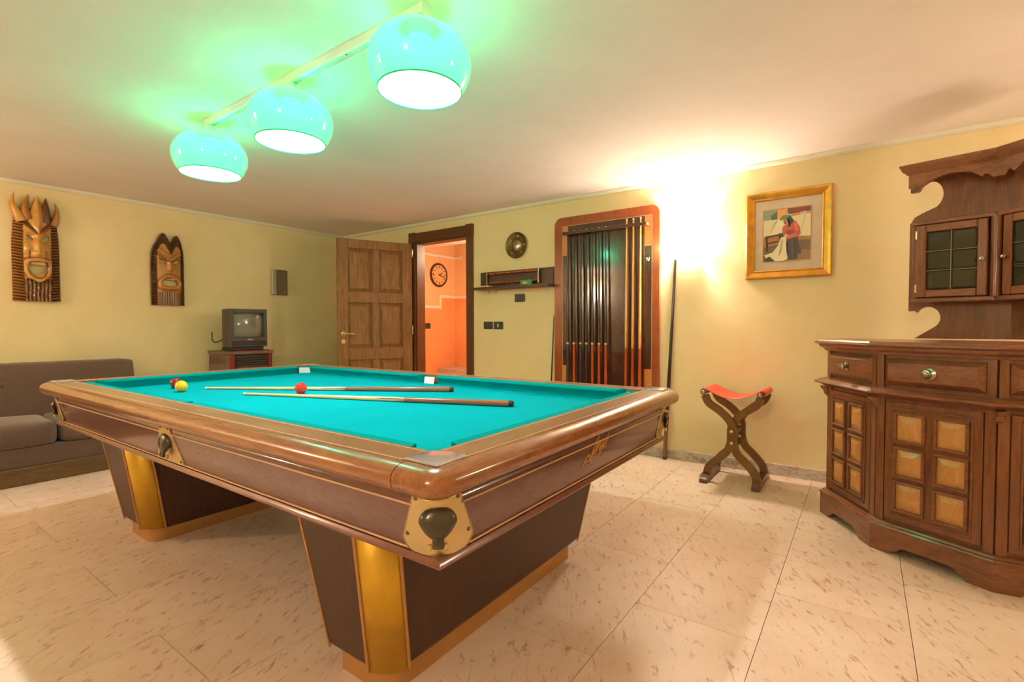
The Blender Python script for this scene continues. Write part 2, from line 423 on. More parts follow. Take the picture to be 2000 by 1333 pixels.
# ------------------------------------------------------------------ hall behind the door
def hall():
    hx, hy, t = -5.68, 6.29, 0.1
    wl = struct(obj('wall_hall_left', bx((hx-t, YB+0.12, -0.05), (hx, hy+t, 3.0)), 'orange'))
    wf = struct(obj('wall_hall_far', bx((hx, hy, -0.05), (-2.6, hy+t, 3.0)), 'orange'))
    struct(obj('wall_hall_right', bx((-2.6, YB+0.12, -0.05), (-2.5, hy+t, 3.0)), 'orange'))
    struct(obj('wall_hall_near', bx((hx, YB+0.12, -0.05), (DX0-0.02, YB+0.14, 3.0)), 'orange'))
    struct(obj('floor_hall', bx((hx, YB, -0.05), (-2.6, hy, 0.0)), 'tile'))
    bm = BM(); box(bm, (hx, YB+0.12, 2.30), (-2.6, 5.376, 2.42)); box(bm, (hx, 5.376, 2.95), (-2.6, hy, 3.0))
    struct(obj('ceiling_hall', bm, 'ceiling'))
    # dado in deeper orange under a stepped cream moulding
    e = 0.004
    bm = BM(); box(bm, (hx, YB+0.14, 0), (hx+e, 5.927, 1.43)); box(bm, (hx, 5.927, 0), (hx+e, hy, 1.60))
    obj('dado', bm, 'orange_dark', wl)
    obj('dado', bx((hx+e, hy-e, 0), (-2.6, hy, 1.60)), 'orange_dark', wf)
    d, h = 0.014, 0.05
    obj('dado_moulding', bx((hx, YB+0.14, 1.405), (hx+d, 5.927+h/2, 1.405+h), 0.004), 'white_trim', wl)
    obj('dado_moulding', bx((hx, 5.927-h/2, 1.455), (hx+d, 5.927+h/2, 1.585), 0.004), 'white_trim', wl)
    obj('dado_moulding', bx((hx, 5.927-h/2, 1.585), (hx+d, hy, 1.635), 0.004), 'white_trim', wl)
    obj('dado_moulding', bx((hx+d, hy-d, 1.585), (-2.6, hy, 1.635), 0.004), 'white_trim', wf)
    obj('picture_moulding', bx((hx, YB+0.14, 2.245), (hx+0.02, hy, 2.29), 0.005), 'white_trim', wl)
    obj('picture_moulding', bx((hx+0.02, hy-0.02, 2.245), (hx+0.16, hy, 2.29), 0.005), 'white_trim', wf)
    struct(obj('stair_landing', bx((hx+0.005, 5.86, 0.0), (-4.6, hy-0.006, 0.435), 0.004), 'base_marble'))
    # clock
    c = thing('wall_clock', 'round wall clock with dark rim on the orange hall wall', 'clock', (hx, 5.882, 1.955))
    m = Matrix.Rotation(R(90), 4, 'Y')
    bm = BM(); lathe(bm, [(0.0, 0.005), (0.165, 0.005), (0.185, 0.008), (0.195, 0.022), (0.188, 0.036), (0.172, 0.038), (0.162, 0.028), (0.0, 0.026)], 36, m, False)
    obj('rim', bm, 'clock_rim', c, 40)
    bm = BM(); lathe(bm, [(0.001, 0.0275), (0.163, 0.0285)], 36, m, False); obj('dial', bm, 'clock_face', c)
    for k in range(12):
        a = math.pi*2*k/12
        bm = BM(); box(bm, (-0.006 if k % 3 else -0.009, 0.115, 0.0295), (0.006 if k % 3 else 0.009, 0.15, 0.031))
        bmesh.ops.transform(bm, matrix=m @ Matrix.Rotation(a, 4, 'Z'), verts=bm.verts); obj('numeral_mark', bm, 'clock_rim', c)
    for ang, ln in ((R(-62), 0.085), (R(-108), 0.125)):
        # seen from +x: up is +z, right is +y
        v = Vector((0, -math.sin(ang), math.cos(ang)))
        bm = BM(); strip(bm, [Vector((0.033, 0, 0)) - v*0.02, Vector((0.033, 0, 0)) + v*ln], 0.012, 0.003, (1, 0, 0)); obj('clock_hand', bm, 'clock_rim', c)
    s = thing('light_switch', 'small dark switch plate on the deep orange hall wall', 'switch', (hx+0.004, 5.636, 1.125), 0, 'switch plates')
    obj('plate', bx((0, -0.06, -0.045), (0.010, 0.06, 0.045), 0.004), 'switch_black', s)
    obj('rocker', bx((0.010, -0.03, -0.025), (0.014, 0.03, 0.025), 0.002), 'switch_ins', s)
    g = thing('hall_ceiling_lamp', 'opal globe ceiling lamp in the orange hall', 'lamp', (-3.75, 5.0, 2.30))
    bm = BM(); lathe(bm, [(0.0, -0.12), (0.06, -0.112), (0.10, -0.085), (0.12, -0.045), (0.115, -0.012), (0.09, -0.006)], 28, Matrix(), False); obj('globe', bm, 'hall_globe', g, 60)
    bm = BM(); lathe(bm, [(0.0, -0.012), (0.09, -0.012), (0.095, 0.0), (0.0, 0.0)], 28, Matrix(), False); obj('ceiling_rose', bm, 'steel_white', g, 40)
    lamp('hall_light', 'POINT', (0, 0, -0.22), HALL_W, (1.0, 0.80, 0.55), 0.08, g)
hall()

# ------------------------------------------------------------------ door
def door():
    d = thing('door_1', 'open oak door with six raised panels in a dark frame', None, (0, 0, 0), 0, None, 'structure')
    # frame lining and casing
    L = 0.022
    obj('jamb', bx((DX0-0.0, YB-0.004, 0), (DX0+L, YB+0.124, DZ), 0.002), 'casing', d)
    obj('jamb', bx((DX1-L, YB-0.004, 0), (DX1, YB+0.124, DZ), 0.002), 'casing', d)
    obj('head_jamb', bx((DX0+L, YB-0.004, DZ-L), (DX1-L, YB+0.124, DZ), 0.002), 'casing', d)
    cw = 0.085
    obj('casing', bx((DX0-cw, YB-0.02, 0), (DX0+0.004, YB, DZ), 0.004), 'casing', d)
    obj('casing', bx((DX1-0.004, YB-0.02, 0), (DX1+cw, YB, DZ), 0.004), 'casing', d)
    obj('head_casing', bx((DX0, YB-0.022, DZ-0.004), (DX1, YB, DZ+0.105), 0.004), 'casing', d)
    obj('head_bead', bx((DX0, YB-0.034, DZ+0.006), (DX1, YB-0.02, DZ+0.028), 0.005, 2), 'casing', d)
    for x0 in (DX0-cw-0.006, DX1-0.006):
        b = obj('corner_block', bx((x0, YB-0.036, DZ-0.01), (x0+cw+0.012, YB, DZ+0.112), 0.004), 'casing', d)
        bm = BM(); lathe(bm, [(0.034, 0), (0.034, 0.006), (0.026, 0.008), (0.018, 0.004), (0.0, 0.004)], 20, Matrix.Translation((x0+cw/2+0.006, YB-0.036, DZ+0.05)) @ Matrix.Rotation(R(90), 4, 'X'), False)
        obj('rosette', bm, 'casing', b)
    # leaf in its own frame (hinge at origin, +x along the leaf, +y towards the room)
    H = Vector((-4.337, 4.056)); E_ = Vector((-4.705, 3.298)); v = E_-H; wd = v.length; rz = math.atan2(v.y, v.x)
    T = Matrix.Translation((H.x, H.y, 0)) @ Matrix.Rotation(rz, 4, 'Z')
    lf = bpy.data.objects.new('leaf', None); COL.objects.link(lf); lf.parent = d; lf.matrix_local = T
    y0, y1, zb, zt = -0.042, 0.0, 0.012, 2.082
    st, ms = 0.112, 0.075
    def bar(n, a, b): obj(n, bx(a, b, 0.003), 'oak', lf)
    bar('stile', (0, y0, zb), (st, y1, zt)); bar('stile', (wd-st, y0, zb), (wd, y1, zt))
    rows = [(0.20, 0.74), (0.87, 1.38), (1.50, 1.985)]
    for a, b in ((zb, 0.20), (0.74, 0.87), (1.38, 1.50), (1.985, zt)): bar('rail', (st, y0, a), (wd-st, y1, b))
    for a, b in rows: bar('muntin', (wd/2-ms/2, y0, a), (wd/2+ms/2, y1, b))
    for a, b in rows:
        for x0, x1 in ((st, wd/2-ms/2), (wd/2+ms/2, wd-st)):
            bm = BM(); w, h = x1-x0, b-a; i1, i2 = 0.012, 0.045
            def rect(i, y): return [(x0+i, y, a+i), (x1-i, y, a+i), (x1-i, y, b-i), (x0+i, y, b-i)]
            loft(bm, [rect(0, y0+0.012), rect(0, -0.004), rect(0.004, -0.022), rect(i1, -0.024), rect(i2, -0.006), rect(i2+0.001, -0.006)], True, True)
            obj('panel', bm, 'oak', lf)
    for z in (1.97, 1.07, 0.25):
        bm = BM(); tube(bm, [(0.0, 0.012, z-0.05), (0.0, 0.012, z-0.045), (0, 0.012, z+0.045), (0, 0.012, z+0.055)], [0.003, 0.008, 0.008, 0.003], 10); obj('hinge', bm, 'brass', lf, 50)
    ry = Matrix.Rotation(R(-90), 4, 'X')
    bm = BM(); lathe(bm, [(0.027, 0), (0.027, 0.006), (0.02, 0.01), (0.0, 0.01)], 20, Matrix.Translation((wd-0.06, 0, 1.03)) @ ry, False)
    tube(bm, smoothpts([(wd-0.06, 0.005, 1.03), (wd-0.06, 0.045, 1.03), (wd-0.085, 0.055, 1.03), (wd-0.13, 0.055, 1.032), (wd-0.175, 0.052, 1.026)], 4), 0.008, 10)
    obj('handle', bm, 'brass', lf, 50)
    bm = BM(); lathe(bm, [(0.024, 0), (0.024, 0.006), (0.016, 0.008), (0.007, 0.008), (0.007, 0.003), (0, 0.003)], 20, Matrix.Translation((wd-0.06, 0, 0.945)) @ ry, False); obj('key_plate', bm, 'brass', lf, 50)
door()

# ------------------------------------------------------------------ billiard table
TB = Matrix.Translation((-2.231, 1.553, 0)) @ Matrix.Rotation(0.0085, 4, 'Z')
IU, IV = 1.383, 0.708
BED = 0.745
def rrect(hu, hv, r, n=6):
    """rounded rectangle path, counter-clockwise from (+u,-v) corner"""
    pts = []
    for cx, cy, a in ((hu-r, -hv+r, -90), (hu-r, hv-r, 0), (-hu+r, hv-r, 90), (-hu+r, -hv+r, 180)):
        for k in range(n+1):
            t = R(a + 90*k/n); pts.append((cx + r*math.cos(t), cy + r*math.sin(t)))
    return pts
def table():
    t = thing('billiard_table', 'large billiard table with teal cloth and gold-cornered pedestal legs', 'billiard table')
    t.matrix_world = TB
    # slate bed
    obj('bed', bx((-IU-0.02, -IV-0.02, BED-0.04), (IU+0.02, IV+0.02, BED)), 'baize', t)
    # rails: cross-section swept round the table
    prof = [(0.0, 0.735), (0.0, 0.800), (0.094, 0.800)]
    for k in range(1, 9):
        a = R(90 - 90*k/8); prof.append((0.094 + 0.048*math.cos(a), 0.768 + 0.032*math.sin(a)))
    prof += [(0.142, 0.760), (0.138, 0.748), (0.128, 0.738), (0.110, 0.729), (0.098, 0.726), (0.085, 0.722), (0.05, 0.722)]
    rad = lambda d: max(0.0008, 0.062*(d/0.142)**2.2)
    flat = 3
    n = 6
    def pts_for(d, z): return [Vector((u, v, z)) for u, v in rrect(IU+d, IV+d, rad(d), n)]
    JU = 1.388   # joint between long rails and corner ends
    def end_rail(sign):
        # short-side rail with both corners
        rings = []
        for d, z in prof:
            p = pts_for(d, z)
            seq = p[0:2*(n+1)] if sign > 0 else p[2*(n+1):4*(n+1)]
            s0 = Vector((sign*JU, -sign*(IV+d), z)); s1 = Vector((sign*JU, sign*(IV+d), z))
            rings.append([s0] + seq + [s1])
        bm = BM(); loft(bm, rings + [rings[0]], False, False)
        bm.verts.ensure_lookup_table()
        bmesh.ops.remove_doubles(bm, verts=bm.verts, dist=0.0002)
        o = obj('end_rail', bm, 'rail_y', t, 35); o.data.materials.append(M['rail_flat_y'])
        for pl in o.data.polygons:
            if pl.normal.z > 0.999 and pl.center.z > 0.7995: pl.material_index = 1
    for s in (1, -1): end_rail(s)
    for s in (1, -1):
        rings = [[(u, s*(IV+d), z) for d, z in prof] for u in (-JU+0.0025, JU-0.0025)]
        bm = BM(); loft(bm, rings, True, True)
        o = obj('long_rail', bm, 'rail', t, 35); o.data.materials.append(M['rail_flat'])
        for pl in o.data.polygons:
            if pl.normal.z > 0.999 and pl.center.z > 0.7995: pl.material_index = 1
    # inlay lines let into the rail tops
    for d in (0.011, 0.0925):
        for s in (1, -1):
            c = 0.088 if d > 0.05 else 0.0
            obj('inlay_line', bx((-IU-d+c, s*(IV+d)-0.0016, 0.7995), (IU+d-c, s*(IV+d)+0.0016, 0.8007)), 'maple', t)
            obj('inlay_line', bx((s*(IU+d)-0.0016, -IV-d+c, 0.7995), (s*(IU+d)+0.0016, IV+d-c, 0.8007)), 'maple', t)
    # cushions with gaps at the plugged pockets
    cp = [(0.0, 0.7985), (0.044, 0.7965), (0.051, 0.792), (0.052, 0.787), (0.044, 0.774), (0.036, 0.757), (0.034, BED), (0.0, BED)]
    gap_c, gap_s, su = 0.085, 0.055, 0.0
    def cushion(fa, a0, a1, b0, b1):
        bm = BM(); A = [fa(a0 + (0.0 if not b0 else p[0]*0.6), p) for p in cp]; B = [fa(a1 - (0.0 if not b1 else p[0]*0.6), p) for p in cp]
        loft(bm, [A, B], True, True); obj('cushion', bm, 'cushion', t)
    for s in (1, -1):
        f = lambda a, p, s=s: (a, s*(IV-p[0]), p[1])
        g_ = gap_s if s > 0 else 0.012
        cushion(f, -IU+gap_c, su-g_, True, True); cushion(f, su+g_, IU-gap_c, True, True)
        g = lambda a, p, s=s: (s*(IU-p[0]), a, p[1])
        cushion(g, -IV+gap_c, IV-gap_c, True, True)
    # plugs of cloth and white liners in the pocket mouths
    for su_, sv in ((1, 1), (1, -1), (-1, 1), (-1, -1)):
        bm = BM(); c = 0.075
        prism(bm, [(su_*IU, sv*IV), (su_*(IU-c), sv*IV), (su_*IU, sv*(IV-c))], lambda p: (p[0], p[1], BED), lambda p: (p[0], p[1], 0.792))
        obj('pocket_plug', bm, 'cushion', t)
    def liner(p, d, w):
        d = Vector(d).normalized(); s = Vector((-d.y, d.x, 0)); P = Vector(p)
        bm = BM(); rings = []
        for z, o_ in ((BED+0.0005, 0.004), (0.765, 0.0), (0.787, -0.004)):
            rings.append([P + s*w/2 + d*o_ + Vector((0, 0, z)), P - s*w/2 + d*o_ + Vector((0, 0, z)), P - s*w/2 + d*(o_-0.004) + Vector((0, 0, z)), P + s*w/2 + d*(o_-0.004) + Vector((0, 0, z))])
        loft(bm, rings, True, True); obj('pocket_liner', bm, 'white_insert', t)
    liner((-IU+0.047, IV-0.047, 0), (1, -1, 0), 0.082)
    liner((IU-0.047, IV-0.047, 0), (-1, -1, 0), 0.082)
    liner((-IU+0.047, -IV+0.047, 0), (1, 1, 0), 0.082)
    liner((su, IV-0.03, 0), (0, -1, 0), 0.085)
    # apron
    ap = [(1.470, 0.792, 0.724), (1.473, 0.791, 0.697), (1.458, 0.771, 0.583), (1.456, 0.769, 0.578)]
    r_ = 0.045
    for nm, k0 in (('apron_panel', 0), ('apron_panel', 1), ('apron_panel', 2), ('apron_panel', 3)):
        rings = []
        for hu, hv, z in ap:
            p = rrect(hu, hv, r_, 6); m = 7
            i0 = k0*m + 3; seq = [p[(i0+j) % 28] for j in range(m+1)]
            rings.append([Vector((u, v, z)) for u, v in seq])
        bm = BM(); loft(bm, rings, False, False)
        o = obj(nm, bm, 'apron', t, 40)
        md = o.modifiers.new('thickness', 'SOLIDIFY'); md.thickness = 0.02; md.offset = -1
    for hu, hv, z, th, cut in ((1.4745, 0.7925, 0.697, 0.0045, 0.080), (1.4605, 0.7735, 0.585, 0.0045, 0.095)):
        for s in (1, -1):
            obj('pinstripe', bx((-hu+cut, s*hv-0.002, z-th/2), (hu-cut, s*hv+0.002, z+th/2)), 'maple', t)
            obj('pinstripe', bx((s*hu-0.002, -hv+cut, z-th/2), (s*hu+0.002, hv-cut, z+th/2)), 'maple', t)
    tp = [(-0.01, 0.579), (0.003, 0.579), (0.008, 0.573), (0.011, 0.566), (0.009, 0.562), (-0.03, 0.561)]
    for k0 in range(4):
        rings = []
        for d, z in tp:
            hu, hv = 1.460+d, 0.774+d
            c = [(hu, -hv), (hu, hv), (-hu, hv), (-hu, -hv)]
            rings.append([Vector((*c[k0], z)), Vector((*c[(k0+1) % 4], z))])
        bm = BM(); loft(bm, rings + [rings[0]], False, False); obj('apron_trim', bm, 'trim_red', t, 40)
    # carcass floor that closes the underside
    obj('underside', bx((-1.44, -0.755, 0.566), (1.44, 0.755, 0.60)), 'leg_dark', t)
    # corner brass plates wrapped round the apron corners
    def wrap(su_, sv, a, z, off):
        """a = signed arc distance from the corner's middle; returns local point and outward normal"""
        f = (z-0.578)/(0.724-0.578); hu, hv = 1.456+(1.470-1.456)*f, 0.769+(0.792-0.769)*f
        r = r_; q = r*math.pi/4
        if abs(a) <= q:
            th = a/r + math.pi/4; nx, ny = math.cos(th), math.sin(th); px, py = hu-r+r*nx, hv-r+r*ny
        elif a < 0:
            nx, ny = 1, 0; px, py = hu, hv-r-(-a-q)
        else:
            nx, ny = 0, 1; px, py = hu-r-(a-q), hv
        return Vector((su_*(px+nx*off), sv*(py+ny*off), z)), Vector((su_*nx, sv*ny, 0))
    def outline(s):
        """half width of the plate at height fraction s (0 bottom .. 1 top)"""
        z = 0.566 + s*0.162
        if z < 0.612: k = (0.612-z)/0.046; return 0.104*math.sqrt(max(0.0, 1-k*k))*0.98 + 0.002
        return 0.104 - (z-0.612)/(0.728-0.612)*0.044
    flap_prof = [(0.0, 0.021), (0.014, 0.0205), (0.028, 0.0185), (0.038, 0.013), (0.0425, 0.006), (0.0435, 0.0)]
    def flap(parent, P, N, tilt=0.0):
        N = N.normalized(); X = Vector((0, 0, 1)).cross(N).normalized()
        m4 = Matrix((X, Vector((0, 0, 1)), N)).transposed().to_4x4(); m4.translation = P
        bm = BM(); lathe(bm, flap_prof, 22, Matrix(), False)
        for v in bm.verts:
            if v.co.y < 0: v.co.x *= 1 + v.co.y*8.0
            v.co.y *= 0.98 if v.co.y < 0 else 0.80
        box(bm, (-0.013, -0.058, 0.002), (0.013, -0.03, 0.012), 0.002)
        bmesh.ops.transform(bm, matrix=m4 @ Matrix.Rotation(R(-8), 4, 'X'), verts=bm.verts)
        obj('ball_flap', bm, 'pocket_black', parent, 45)
        for sx in (-1, 1):
            bm = BM(); box(bm, (sx*0.018-0.005, -0.062, 0.0), (sx*0.018+0.005, -0.048, 0.011), 0.002)
            bmesh.ops.transform(bm, matrix=m4, verts=bm.verts); obj('flap_hinge', bm, 'brass', parent)
    for su_, sv in ((1, -1), (1, 1), (-1, -1), (-1, 1)):
        bm = BM(); rings = []; NS, NA = 18, 20
        for i in range(NS+1):
            s = i/NS; z = 0.566 + s*0.162; hw = outline(s)
            row = []
            for j in range(NA+1):
                a = -hw + 2*hw*j/NA
                zz = z - (0.010*(1-(a/0.06)**2) if s > 0.85 else 0)*((s-0.85)/0.15 if s > 0.85 else 0)
                row.append(wrap(su_, sv, a, zz, 0.0045)[0])
            rings.append(row)
        loft(bm, rings, False, False)
        pl = obj('pocket_plate', bm, 'brass', t, 50)
        md = pl.modifiers.new('thickness', 'SOLIDIFY'); md.thickness = 0.004; md.offset = 0
        for a, z in ((-0.051, 0.716), (0.051, 0.716), (-0.084, 0.622), (0.084, 0.622)):
            P, N = wrap(su_, sv, a, z, 0.0055)
            X = Vector((0, 0, 1)).cross(N).normalized(); m4 = Matrix((X, Vector((0, 0, 1)), N)).transposed().to_4x4(); m4.translation = P
            bm = BM(); lathe(bm, [(0.0055, 0), (0.005, 0.0025), (0.0, 0.003)], 10, m4, False); obj('screw', bm, 'bronze', pl, 40)
        P, N = wrap(su_, sv, 0, 0.667, 0.0065); flap(pl, P, Vector((su_, sv, 0)))
    # middle pocket plates
    for sv in (-1, 1):
        bm = BM(); pts = [(-0.046, 0.728), (0.040, 0.728), (0.062, 0.690), (0.112, 0.600), (0.114, 0.590), (0.104, 0.582), (-0.106, 0.582), (-0.116, 0.590), (-0.114, 0.600)]
        cu = 0.045
        def yv(z, o): f = (z-0.578)/(0.724-0.578); return sv*(0.769+(0.792-0.769)*f + o)
        prism(bm, pts, lambda p: (cu+p[0], yv(p[1], 0.0005), p[1]), lambda p: (cu+p[0], yv(p[1], 0.0055), p[1]))
        pl = obj('pocket_plate', bm, 'brass', t)
        for a, z in ((-0.035, 0.718), (0.03, 0.718), (-0.098, 0.596), (0.096, 0.596)):
            bm = BM(); lathe(bm, [(0.005, 0), (0.0045, 0.0025), (0.0, 0.003)], 10, Matrix.Translation((cu+a, yv(z, 0.0055), z)) @ Matrix.Rotation(R(90 if sv < 0 else -90), 4, 'X'), False); obj('screw', bm, 'bronze', pl, 40)
        flap(pl, Vector((cu-0.006, yv(0.66, 0.006), 0.662)), Vector((0, sv, 0)))
    # bright metal corner caps on the rail tops
    for su_, sv in ((1, -1), (1, 1), (-1, -1), (-1, 1)):
        # concave-sided square with a domed inner lobe
        inner = [(0.085, -0.012), (0.05, -0.004), (0.022, -0.006), (0.006, 0.006), (-0.006, 0.022), (-0.004, 0.05), (-0.012, 0.085)]
        pts = [(0.097, 0.097), (0.097, -0.006)] + inner[1:-1] + [(-0.006, 0.097)]
        f = lambda p, z: (su_*(IU+p[0]), sv*(IV+p[1]), z)
        ctr = (0.052, 0.052)
        sc = lambda p, k: (ctr[0]+(p[0]-ctr[0])*k, ctr[1]+(p[1]-ctr[1])*k)
        bm = BM(); loft(bm, [[f(p, 0.8008) for p in pts], [f(p, 0.8035) for p in pts], [f(sc(p, 0.93), 0.8065) for p in pts], [f(sc(p, 0.6), 0.8085) for p in pts], [f(sc(p, 0.1), 0.809) for p in pts]], True, True)
        obj('corner_cap', bm, 'chrome', t, 30)
    # gold script emblem on the end apron
    strokes = [[(-0.115, 0.628), (-0.07, 0.662), (-0.05, 0.628), (-0.035, 0.668)], [(-0.055, 0.64), (-0.02, 0.705), (0.0, 0.71), (-0.03, 0.655)], [(-0.02, 0.655), (0.02, 0.695), (0.012, 0.66), (0.04, 0.69)], [(0.02, 0.652), (0.045, 0.695), (0.04, 0.66)], [(0.045, 0.66), (0.085, 0.712), (0.06, 0.672), (0.07, 0.664)], [(-0.10, 0.640), (-0.02, 0.646), (0.03, 0.655)], [(-0.045, 0.65), (0.01, 0.70), (-0.01, 0.66)]]
    bm = BM()
    for st in strokes:
        pp = smoothpts([(1.4735-0.016*(0.697-z)/0.114*(1 if z < 0.697 else 0)+0.0005, y+0.02, z) for y, z in st], 5)
        strip(bm, pp, [0.003+0.006*abs(math.sin(i*0.9)) for i in range(len(pp))], 0.003, (1, 0, 0))
    e = obj('script_emblem', bm, 'gold_trim', t)
    # pedestal legs
    def leg(bx0, bx1, tx0, tx1, by0, by1, ty0, ty1):
        inv = TB.inverted()
        def L(p): return inv @ Vector(p)
        zb, zt, r = 0.068, 0.566, 0.085
        lg = bpy.data.objects.new('pedestal_leg', None); COL.objects.link(lg); lg.parent = t
        def ring(z, off=0.0, only=False):
            f = (z-zb)/(zt-zb); x0, x1, y0, y1 = bx0+(tx0-bx0)*f-off, bx1+(tx1-bx1)*f+off, by0+(ty0-by0)*f-off, by1+(ty1-by1)*f+off
            arc = [(x1-r+r*math.cos(R(a)), y0+r+r*math.sin(R(a))) for a in range(-90, 1, 9)]
            arc2 = [(x0+r+r*math.cos(R(a)), y1-r+r*math.sin(R(a))) for a in range(90, 181, 9)]
            if only == 'a': return [L((x, y, z)) for x, y in arc]
            if only == 'b': return [L((x, y, z)) for x, y in arc2]
            return [L((x, y, z)) for x, y in [(x0, y0)] + arc + [(x1, y1)] + arc2]
        # bottom edge tucked in a little
        bm = BM(); loft(bm, [ring(zb-0.004, -0.02), ring(zb+0.02, -0.002), ring(zb+0.03), ring(zt)], True, True)
        obj('leg_body', bm, 'leg_dark', lg, 30)
        for side in ('a', 'b'):
            bm = BM(); loft(bm, [ring(zb+0.008, 0.003, side), ring(zt, 0.003, side)], False, False)
            o = obj('gold_corner', bm, 'gold', lg, 60); md = o.modifiers.new('thickness', 'SOLIDIFY'); md.thickness = 0.003; md.offset = -1
            for idx in (0, -1):
                bm = BM(); tube(bm, [ring(zb+0.004, 0.004, side)[idx], ring(zt, 0.004, side)[idx]], 0.0055, 8); obj('gold_beading', bm, 'gold_trim', lg, 60)
        for pick in (0, 12):
            bm = BM(); tube(bm, [ring(zb+0.006, 0.0)[pick], ring(zt, 0.0)[pick]], 0.004, 8); obj('gold_beading', bm, 'gold_trim', lg, 60)
        i = 0.024; x0, x1, y0, y1 = bx0+0.012, bx1-i, by0+i, by1-i; rr = 0.06
        base = [(x0, y0+0.02), (x0+0.02, y0)] + [(x1-rr+rr*math.cos(R(a)), y0+rr+rr*math.sin(R(a))) for a in range(-90, 1, 15)] + [(x1, y1-0.02), (x1-0.02, y1)] + [(x0+rr+rr*math.cos(R(a)), y1-rr+rr*math.sin(R(a))) for a in range(90, 181, 15)]
        bm = BM(); prism(bm, base, lambda p: L((p[0], p[1], 0.0)), lambda p: L((p[0], p[1], zb-0.002))); obj('gold_plinth', bm, 'gold_trim', lg, 30)
    leg(-1.386, -1.108, -1.392, -1.035, 0.93, 2.085, 0.825, 2.19)
    leg(-3.228, -2.915, -3.205, -2.80, 0.93, 2.085, 0.825, 2.19)
table()

BR = 0.0315
def balls():
    for nm, mt, x, y, lab in (('billiard_ball', 'ball_maroon', -3.283, 1.205, 'maroon billiard ball half hidden behind the yellow ball'),
                              ('billiard_ball', 'ball_yellow', -3.079, 1.156, 'yellow billiard ball in front of the maroon one'),
                              ('billiard_ball', 'ball_red', -2.443, 1.482, 'bright red billiard ball resting between the two cues')):
        bm = BM(); bmesh.ops.create_uvsphere(bm, u_segments=32, v_segments=20, radius=BR)
        o = obj(nm, bm, mt, None, 180); o.location = (x, y, BED+BR); tag(o, lab, 'ball', 'billiard balls')
balls()

def cue(label, base, tip, shaft, butt, group=None, L=None, joint=0.31, point=True, rb=0.0145, rt=0.0062):
    base, tip = Vector(base), Vector(tip); d = tip-base; Lc = d.length
    o = thing('billiard_cue', label, 'cue', base, 0, group)
    o.rotation_mode = 'QUATERNION'; o.rotation_quaternion = d.to_track_quat('Z', 'Y')
    rj = rb + (rt-rb)*joint
    bm = BM(); lathe(bm, [(rb*0.7, 0.0), (rb*0.96, 0.004), (rb, 0.02)], 14, Matrix(), True); obj('bumper', bm, 'rubber', o, 40)
    bm = BM(); lathe(bm, [(rb, 0.02), (rb, 0.05), (rj, Lc*joint)], 14, Matrix(), True); b = obj('butt', bm, butt, o, 40)
    if point:   # spliced points running up the shaft
        for k in range(4):
            a = math.pi/2*k+0.4; v = Vector((math.cos(a), math.sin(a), 0)); w = Vector((-v.y, v.x, 0))
            z0, z1 = Lc*joint-0.01, Lc*joint+0.16; r0, r1 = rj+0.0006, rb+(rt-rb)*(z1/Lc)+0.0003
            bm = BM(); vs = [bm.verts.new(p) for p in (v*r0*0.72+w*r0*0.72+Vector((0, 0, z0)), v*r0+Vector((0, 0, z0)), v*r0*0.72-w*r0*0.72+Vector((0, 0, z0)), v*r1+Vector((0, 0, z1)))]
            bm.faces.new((vs[0], vs[1], vs[3])); bm.faces.new((vs[1], vs[2], vs[3])); obj('spliced_point', bm, butt, b)
    else:
        bm = BM(); lathe(bm, [(rj+0.0008, Lc*joint-0.006), (rj+0.0008, Lc*joint+0.012)], 14, Matrix(), True); obj('joint_ring', bm, 'brass', b, 40)
    bm = BM(); lathe(bm, [(rj, Lc*joint), (rt, Lc-0.018)], 14, Matrix(), True); obj('shaft', bm, shaft, o, 40)
    bm = BM(); lathe(bm, [(rt, Lc-0.018), (rt, Lc-0.004)], 12, Matrix(), True); obj('ferrule', bm, 'white_insert', o, 40)
    bm = BM(); lathe(bm, [(rt, Lc-0.004), (rt*0.8, Lc)], 12, Matrix(), True); obj('tip', bm, 'rack_dark', o, 40)
    return o
cue('maple cue lying on the teal cloth just behind the red ball', (-1.83, 2.011, BED+0.0150), (-3.10, 1.284, BED+0.0072), 'cue_light', 'cue_brown', 'cues on the table', joint=0.42)
cue('maple cue lying on the cloth in front of the red ball', (-1.266, 1.784, BED+0.0150), (-2.666, 1.29, BED+0.0072), 'cue_light', 'cue_brown', 'cues on the table', joint=0.36)

